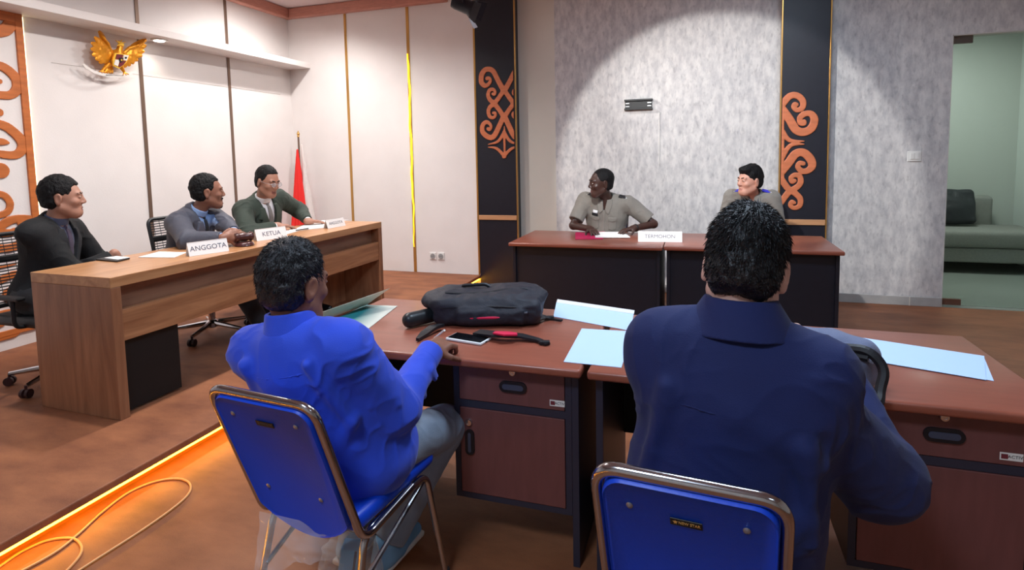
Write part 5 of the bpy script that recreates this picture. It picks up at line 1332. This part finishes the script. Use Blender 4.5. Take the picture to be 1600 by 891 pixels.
# --- man in the blue shirt (left foreground, from behind)
sk6 = skin_mat('brown_skin_near', (128, 84, 66)); h6 = A(461, 446, Y=1.40)
m_shirt = cloth('royal_blue_cotton', (34, 70, 200), .75, var=.04, bump=.1, bscale=350)
m_jean = cloth('grey_blue_denim', (126, 140, 158), .85, bump=.25, bscale=400, var=.12)
w6 = A(673, 549, Z=.80)
F = figure((-1.045, 1.53, .555), h6 + (.005, -.03, -.125), (.06, 1, 0), h6, (.12, 1, -.16), hup=(0, .05, 1), width=.95, hs=.98,
           arms=[dict(wrist=(-1.30, 1.86, .80), pole=(-.9, -.1, -.6), hand=dict(f=(.1, .95, -.1), n=(0, 0, -1))), dict(wrist=w6, pole=(.15, -.5, -1), hand=dict(f=(.15, .98, .06), n=(-.30, .05, -1), curls=[.55, .7, .75, .75], thumb=.2, spread=.05))],
           knees=[(-1.17, 1.93, .47), (-.905, 1.94, .455)], ankles=[(-1.20, 1.74, .1), (-1.05, 1.73, .1)], arm=(.30, .275))
body(F, 'man in a royal blue shirt seen from behind, holding a pen', sk6, lip_d, .0038); face_parts(F)
m_hair6 = mat('black_hair_greying', (26, 26, 30), .42, var=.5, vscale=40, bump=.3, bscale=200)
hair(F, t=.010, top=.008, front=.05, hz=.085, sz=.0, nape=-.075, amp=.003, m=m_hair6, strands=7000, slen=.016, seed=5, h=.003)
L = F.L; tf = F.tf
def shirt(F, m, g, seed, amp, loose, tail, cuff=.97, collar=None, h=.0045, folds=(), part='shirt'):
    base = torso(F, g)
    P = base + sleeves(F, g, 1.0, loose) + [ell((0, .01, -.03), (.200 * F.w + g, .168 + g, .14), .05, fr=F.tf), ell((0, .0, .16), (.165 * F.w + g, .125 + g, .2), .06, fr=F.tf)] + list(folds)
    P += [half(F.tf.w(0, 0, tail), F.tf.d(0, 0, -1))] + cuffs_cut(F, cuff) + [neck_cut(F, .058, -.01)]
    return solid(part, P, h, m, F.o, disp=wrinkle(amp, 9, seed, [a[1] for a in F.arms] + [a[0] for a in F.arms] + [F.tf.w(0, 0, .1)])), base
sh, el, wr, a = F.arms[1]
def fold(p, q, r, k=.02): return cap(p, q, r, r * .4, k)
fd = []
uu = nrm(el - sh); vv = nrm(wr - el); bk_ = tf.d(0, -1, 0); rt = tf.d(1, 0, 0)
for t_, an_ in ((.55, .5), (.7, -.4), (.82, .7), (.92, -.2)):
    c = sh + (el - sh) * t_; d = nrm(rt * math.cos(an_) + bk_ * math.sin(an_)); fd.append(cap(c + d * .05 - uu * .03, c + d * .046 + nrm(np.cross(uu, d)) * .05 + uu * .02, .012, .006, .016))
for t_, an_ in ((.1, .3), (.25, -.6), (.42, .5), (.6, -.2), (.75, .4)):
    c = el + (wr - el) * t_; d = nrm(rt * math.cos(an_) + bk_ * math.sin(an_)); fd.append(cap(c + d * .045, c + d * .04 + nrm(np.cross(vv, d)) * .05 + vv * .015, .011, .006, .014))
for x0, z0, x1, z1 in ((.12, .42, .15, .2), (-.1, .43, -.13, .25), (.05, .10, .16, .2), (-.05, .08, -.15, .16), (.0, .05, .12, .10)):
    ya = -.115; fd.append(cap((x0, ya, z0), (x1, ya + .02, z1), .014, .007, .03, fr=tf))
so, base = shirt(F, m_shirt, .018, 21, .007, .010, -.14, cuff=.95, folds=fd)
u = nrm(F.hf.w(0, -.02, -.055) - F.n0)
solid('collar', [ring(F.n0 - u * .005 + tf.d(0, .0, 0), F.n0 + u * .055, .074, .004, r2=.062)], .0035, m_shirt, so)
c = el + (wr - el) * .90; solid('cuff', [ring(c - vv * .03, c + vv * .03, .0425, .003, r2=.040)], .0035, m_shirt, so)
solid('yoke_seam', [patch(base, tf, [(-.15, .395), (.15, .395), (.15, .390), (-.15, .390)], .003, .01, front=-1)], .004, m_shirt, so)
trousers(F, m_jean, g=.014, h=.006, amp=.008)
shoes(F, [(.15, 1), (.1, 1)], mat('light_blue_canvas', (120, 172, 214), .6), .005, sole=m_plastic)
hx_, f_ = F.arms[1][2], nrm((.30, .9, .12))
pn = np.array(A(700, 516, Z=.80)); 
p0 = hx_ + f_ * .10 + np.array([0, 0, .01]); bm = BM(); add_tube(bm, [p0 + np.array([-.02, .0, .025]), p0 + np.array([-.075, .03, -.018])], .0042, 8); pe = obj('pen', bm, m_plastic, smooth=True); tag(pe, 'white pen held in the right hand of the man in the blue shirt', 'pen')

# --- man in navy (right foreground, from behind)
sk7 = skin_mat('fair_skin_near', (204, 160, 144)); h7 = A(1164, 421, Y=1.34)
m_navy = cloth('navy_cotton', (15, 28, 78), .85, var=.05, bump=.1, bscale=350, sheen=.04)
wr7 = A(1296, 570, Z=.90)
F = figure((.035, 1.27, .56), h7 + (-.012, -.04, -.115), (.10, 1, 0), h7, (.14, 1, -.38), hup=(.11, .1, 1), width=1.07, hs=1.0,
           arms=[dict(raise_=0, wrist=A(1215, 518, Z=.97), pole=(-.5, -.1, -.9), **{'raise': (.04, -.01, -.055)}, hand=dict(f=(.85, .5, -.12), n=(.1, .3, -.9), curl=.4)), dict(wrist=wr7 + (.02, -.06, .0), pole=(.5, -.35, -1), **{'raise': (-.065, -.01, -.06)}, hand=dict(f=(-.12, .98, -.05), n=(-.9, .0, -.3), curl=.45))],
           knees=[(-.09, 1.85, .50), (.20, 1.86, .50)], ankles=[(-.09, 1.80, .1), (.2, 1.8, .1)], arm=(.32, .27))
body(F, 'man in a navy shirt seen from behind on the right, reaching into his bag', sk7, mat('rose_lip_near', (176, 104, 98), .4), .0038); face_parts(F)
m_hair7 = mat('dense_black_hair', (18, 20, 24), .4, var=.3, vscale=50, bump=.3, bscale=200)
hair(F, t=.012, top=.002, front=.055, hz=.08, sz=.0, nape=-.074, amp=.003, m=m_hair7, ts=.003, strands=12000, slen=.017, seed=8, h=.003, back=.006)
tf = F.tf; L = F.L; fd = []
sh, el, wr, a = F.arms[1]; uu = nrm(el - sh)
for x0, z0, x1, z1 in ((.02, .40, .17, .33), (.14, .36, .17, .18), (-.12, .42, -.15, .22), (-.02, .2, -.14, .1), (.05, .12, .15, .22)):
    fd.append(cap((x0, -.125, z0), (x1, -.10, z1), .013, .008, .035, fr=tf))
so, base = shirt(F, m_navy, .022, 33, .006, .026, -.13, cuff=.93, folds=fd, part='shirt')
u = nrm(F.hf.w(0, -.02, -.055) - F.n0)
solid('collar', [ring(F.n0 - u * .010 + tf.d(0, -.004, 0), F.n0 + u * .060, .110, .006, r2=.066)], .0035, m_navy, so)
solid('yoke_seam', [patch(base, tf, [(-.17, .40), (.17, .40), (.17, .395), (-.17, .395)], .003, .01, front=-1)], .004, m_navy, so)
trousers(F, m_jean, g=.016, h=.008, amp=.008); shoes(F, [(.05, 1), (.05, 1)], m_shoe, .008)
# his bag on the table
m_gbag = cloth('grey_canvas', (104, 112, 140), .85, bump=.3, bscale=300); bc = np.array(A(1290, 546, Z=.855)); bc[2] = .75
ax = nrm((.86, -.45, 0)); fbg = Fr(bc, np.stack([ax, [-ax[1], ax[0], 0], [0, 0, 1]], 1))
t = thing('shoulder_bag', 'grey canvas bag with black straps beside the hands of the man in navy', 'bag', tuple(bc))
solid('body', [rbox((0, .02, .07), (.135, .085, .064), .045, fr=fbg), ell((0, .03, .125), (.115, .06, .033), .03, fr=fbg)], .006, m_gbag, t, it=2, disp=lambda V: .006 * vnoise(V * 22))
bm = BM(); add_tube(bm, [fbg.w(x, -.055, .125 - .02 * abs(x)) for x in np.linspace(-.13, .13, 12)], .012, 8); obj('zip_flap', bm, m_bag2, t, smooth=True)
bm = BM(); add_tube(bm, fillet([fbg.w(.06, -.05, .135), fbg.w(.13, -.05, .145), fbg.w(.172, -.05, .10), fbg.w(.165, -.08, .04), fbg.w(.175, -.12, .018), fbg.w(.14, -.16, .016)], .03), .015, 8); obj('strap', bm, m_bag2, t)
# ------------------------------------------------------------------ golden eagle emblem on the left wall
m_gild = mat('gilded_metal', (226, 150, 40), .32, metal=.55, var=.12, vscale=30)
m_gild2 = mat('bright_gilding', (250, 200, 70), .35, metal=.4)
GX = XL + .03
def G(px, py, out=0.0):
    p = at(px, py, X=GX); return np.array([GX + out, p[1], p[2]])
gc = G(173, 92)
gar = thing('eagle_emblem', 'golden eagle emblem with shield and ribbon on the white wall', 'emblem', tuple(gc))
def feather(a, b, w0, th):
    a = np.asarray(a); b = np.asarray(b); u = nrm(b - a); v = nrm(np.cross(u, (1, 0, 0))); n = np.cross(u, v)
    return ell((0, 0, 0), (np.linalg.norm(b - a) * .56, w0, th), .003, fr=Fr((a + b) / 2, np.stack([u, v, n], 1)))
def wing(root, tips, lead, outs, m_tip):
    P = []
    for i, (t_, o) in enumerate(zip(tips, outs)):
        r = G(root[0] + (t_[0] - root[0]) * .12, root[1] + (t_[1] - root[1]) * .12, .045 + .003 * i); P.append(feather(r, G(t_[0], t_[1], o + .002 * (i % 2)), .030, .008))
    L_ = [G(x, y, o) for x, y, o in lead]
    for a, b in zip(L_, L_[1:]): P.append(cap(a, b, .016, .010, .006))
    mid = np.mean([G(t_[0], t_[1], o) for t_, o in zip(tips, outs)], 0); rt = G(root[0], root[1], .05)
    P.append(feather(rt, rt + (mid - rt) * .85, .075, .014))
    return solid('wing', P, .004, m_gild, gar, disp=lambda V: .0015 * vnoise(V * np.array([60, 60, 60.])))
wing((166, 81), [(142, 51), (134, 60), (130, 69), (130, 78), (133, 87), (139, 94), (146, 99), (153, 99), (158, 96)], [(166, 80, .05), (159, 69, .07), (150, 62, .09), (142, 52, .10)], [.10, .10, .095, .09, .085, .08, .07, .06, .05], None)
wing((188, 84), [(217, 63), (217, 72), (215, 81), (212, 88), (207, 95), (201, 100), (195, 104), (188, 106), (183, 104)], [(187, 83, .05), (195, 76, .06), (206, 72, .07), (217, 64, .08)], [.08, .08, .075, .07, .065, .06, .055, .05, .045], None)
bo = G(174, 92, .05)
solid('body', [ell(tuple(bo), (.04, .05, .075)), cap(G(178, 84, .06), G(179, 72, .07), .028, .022, .02)], .004, m_gild, gar)
solid('head', [ell(tuple(G(179, 71, .075)), (.024, .024, .022)), cap(G(176, 71, .09), G(169, 73, .10), .010, .003, .01)] + [cap(G(178, 69, .07), G(x, y, .07), .008, .003, .006) for x, y in ((171, 64), (176, 64), (181, 63), (187, 67))], .003, m_gild2, gar)
solid('tail', [feather(G(168, 100, .04), G(x, 115, .05), .014, .006) for x in (157, 161, 165, 169)], .0035, m_gild, gar)
for a, b, cs in (((163, 101), (152, 111), ((146, 113), (150, 115), (155, 115))), ((182, 104), (187, 114), ((183, 118), (188, 118), (192, 117)))):
    solid('leg', [cap(G(*a, .05), G(*b, .055), .022, .009)] + [cap(G(*b, .055), G(*c, .07), .008, .004, .004) for c in cs], .003, m_gild, gar)
def plate(pts, o0, o1, m, name, parent):
    bm = BM(); add_prism(bm, [tuple(G(105 + a / 9.376, 40 + b / 9.376, o0)) for a, b in pts], (o1 - o0, 0, 0)); return obj(name, bm, m, parent)
m_mar = mat('maroon_enamel', (110, 26, 38), .35); m_wen = mat('white_enamel', (232, 226, 220), .35); m_ben = mat('black_enamel', (30, 24, 24), .35)
sh_ = plate([(575, 415), (790, 438), (752, 545), (640, 640), (548, 598), (545, 520)], .085, .10, m_gild2, 'shield', gar)
for pts, m in (([(598, 432), (688, 440), (676, 512), (578, 500)], m_mar), ([(700, 442), (772, 450), (742, 526), (688, 514)], m_wen), ([(574, 510), (640, 518), (610, 608), (556, 582)], m_wen), ([(650, 520), (736, 534), (690, 590), (640, 622), (622, 610)], m_mar)): plate(pts, .10, .106, m, 'field', sh_)
plate([(632, 482), (686, 490), (678, 540), (648, 556), (626, 530)], .106, .112, m_ben, 'centre_field', sh_)
plate([(712, 470), (742, 474), (734, 500), (714, 498)], .106, .110, m_ben, 'device', sh_)
plate([(656, 500), (662, 512), (674, 514), (664, 522), (666, 534), (656, 527), (646, 533), (649, 521), (640, 512), (651, 511)], .112, .115, m_gild2, 'star', sh_)
pr = [(122, 101), (128, 107), (138, 113), (150, 117), (163, 119.5), (177, 120), (188, 118), (197, 114.5), (206, 113)]
bm = BM(); add_ribbon(bm, [tuple(G(x, y, .07 - .015 * abs(i - 4) / 4)) for i, (x, y) in enumerate(pr)], (0, 0, 1), [.016, .022, .024, .026, .026, .026, .026, .022, .016], .006); rb = obj('ribbon', bm, m_wen, gar)
a, b = G(153, 118.2, .076), G(185, 119, .076)
text_obj('lettering', 'BHINNEKA TUNGGAL IKA', .0145, basis((a + b) / 2 + np.array([.002, 0, 0]), b - a, (0, 0, 1)), m_ben, rb, .0003, sx=.95)

# ------------------------------------------------------------------ plastic bag under the left blue chair
bc2 = np.array([-1.10, 1.575, 0.])
rng = np.random.default_rng(4); bm = BM(); n1, n2 = 28, 18; rows = []
for i in range(n2 + 1):
    f = i / n2; z = .25 * f; r = (.085 + .02 * math.sin(f * 3)) * (1 - .75 * max(0, f - .7) / .3) * (1 if i else .8); row = []
    for k_ in range(n1):
        a = 2 * PI * k_ / n1; p = np.array([[math.cos(a) * r, math.sin(a) * r * .7, z]]); d = .018 * vnoise(p * 22 + 3)[0] + .01 * vnoise(p * 60 + 8)[0]
        row.append(bm.verts.new((bc2[0] + math.cos(a) * (r + d), bc2[1] + math.sin(a) * (r * .7 + d), .003 + z + (.01 * vnoise(p * 30)[0] if i > 2 else 0))))
    rows.append(row)
for a, b in zip(rows, rows[1:]):
    for k_ in range(n1): bm.faces.new((a[k_], a[(k_ + 1) % n1], b[(k_ + 1) % n1], b[k_]))
bm.faces.new(rows[0][::-1])
tag(obj('plastic_bag', bm, m_plas), 'crumpled clear plastic bag on the floor under the left blue chair', 'plastic bag')
Mb = Matrix.Translation(Vector((bc2[0] - .02, bc2[1], .012))) @ Matrix.Rotation(.35, 4, 'Z') @ Matrix.Rotation(.16, 4, 'Y')
t = thing('carton', 'light blue carton standing inside the clear plastic bag', 'carton', (bc2[0], bc2[1], .012))
bm = BM(); add_box(bm, (-.035, -.03, .006), (.035, .03, .17), bev=.004, M=Mb); obj('box', bm, mat('light_blue_card', (96, 168, 226), .4), t)
bm = BM(); add_box(bm, (.012, -.0312, .008), (.02, -.0295, .168), M=Mb); obj('stripe', bm, mat('navy_print', (26, 36, 70), .5), t)
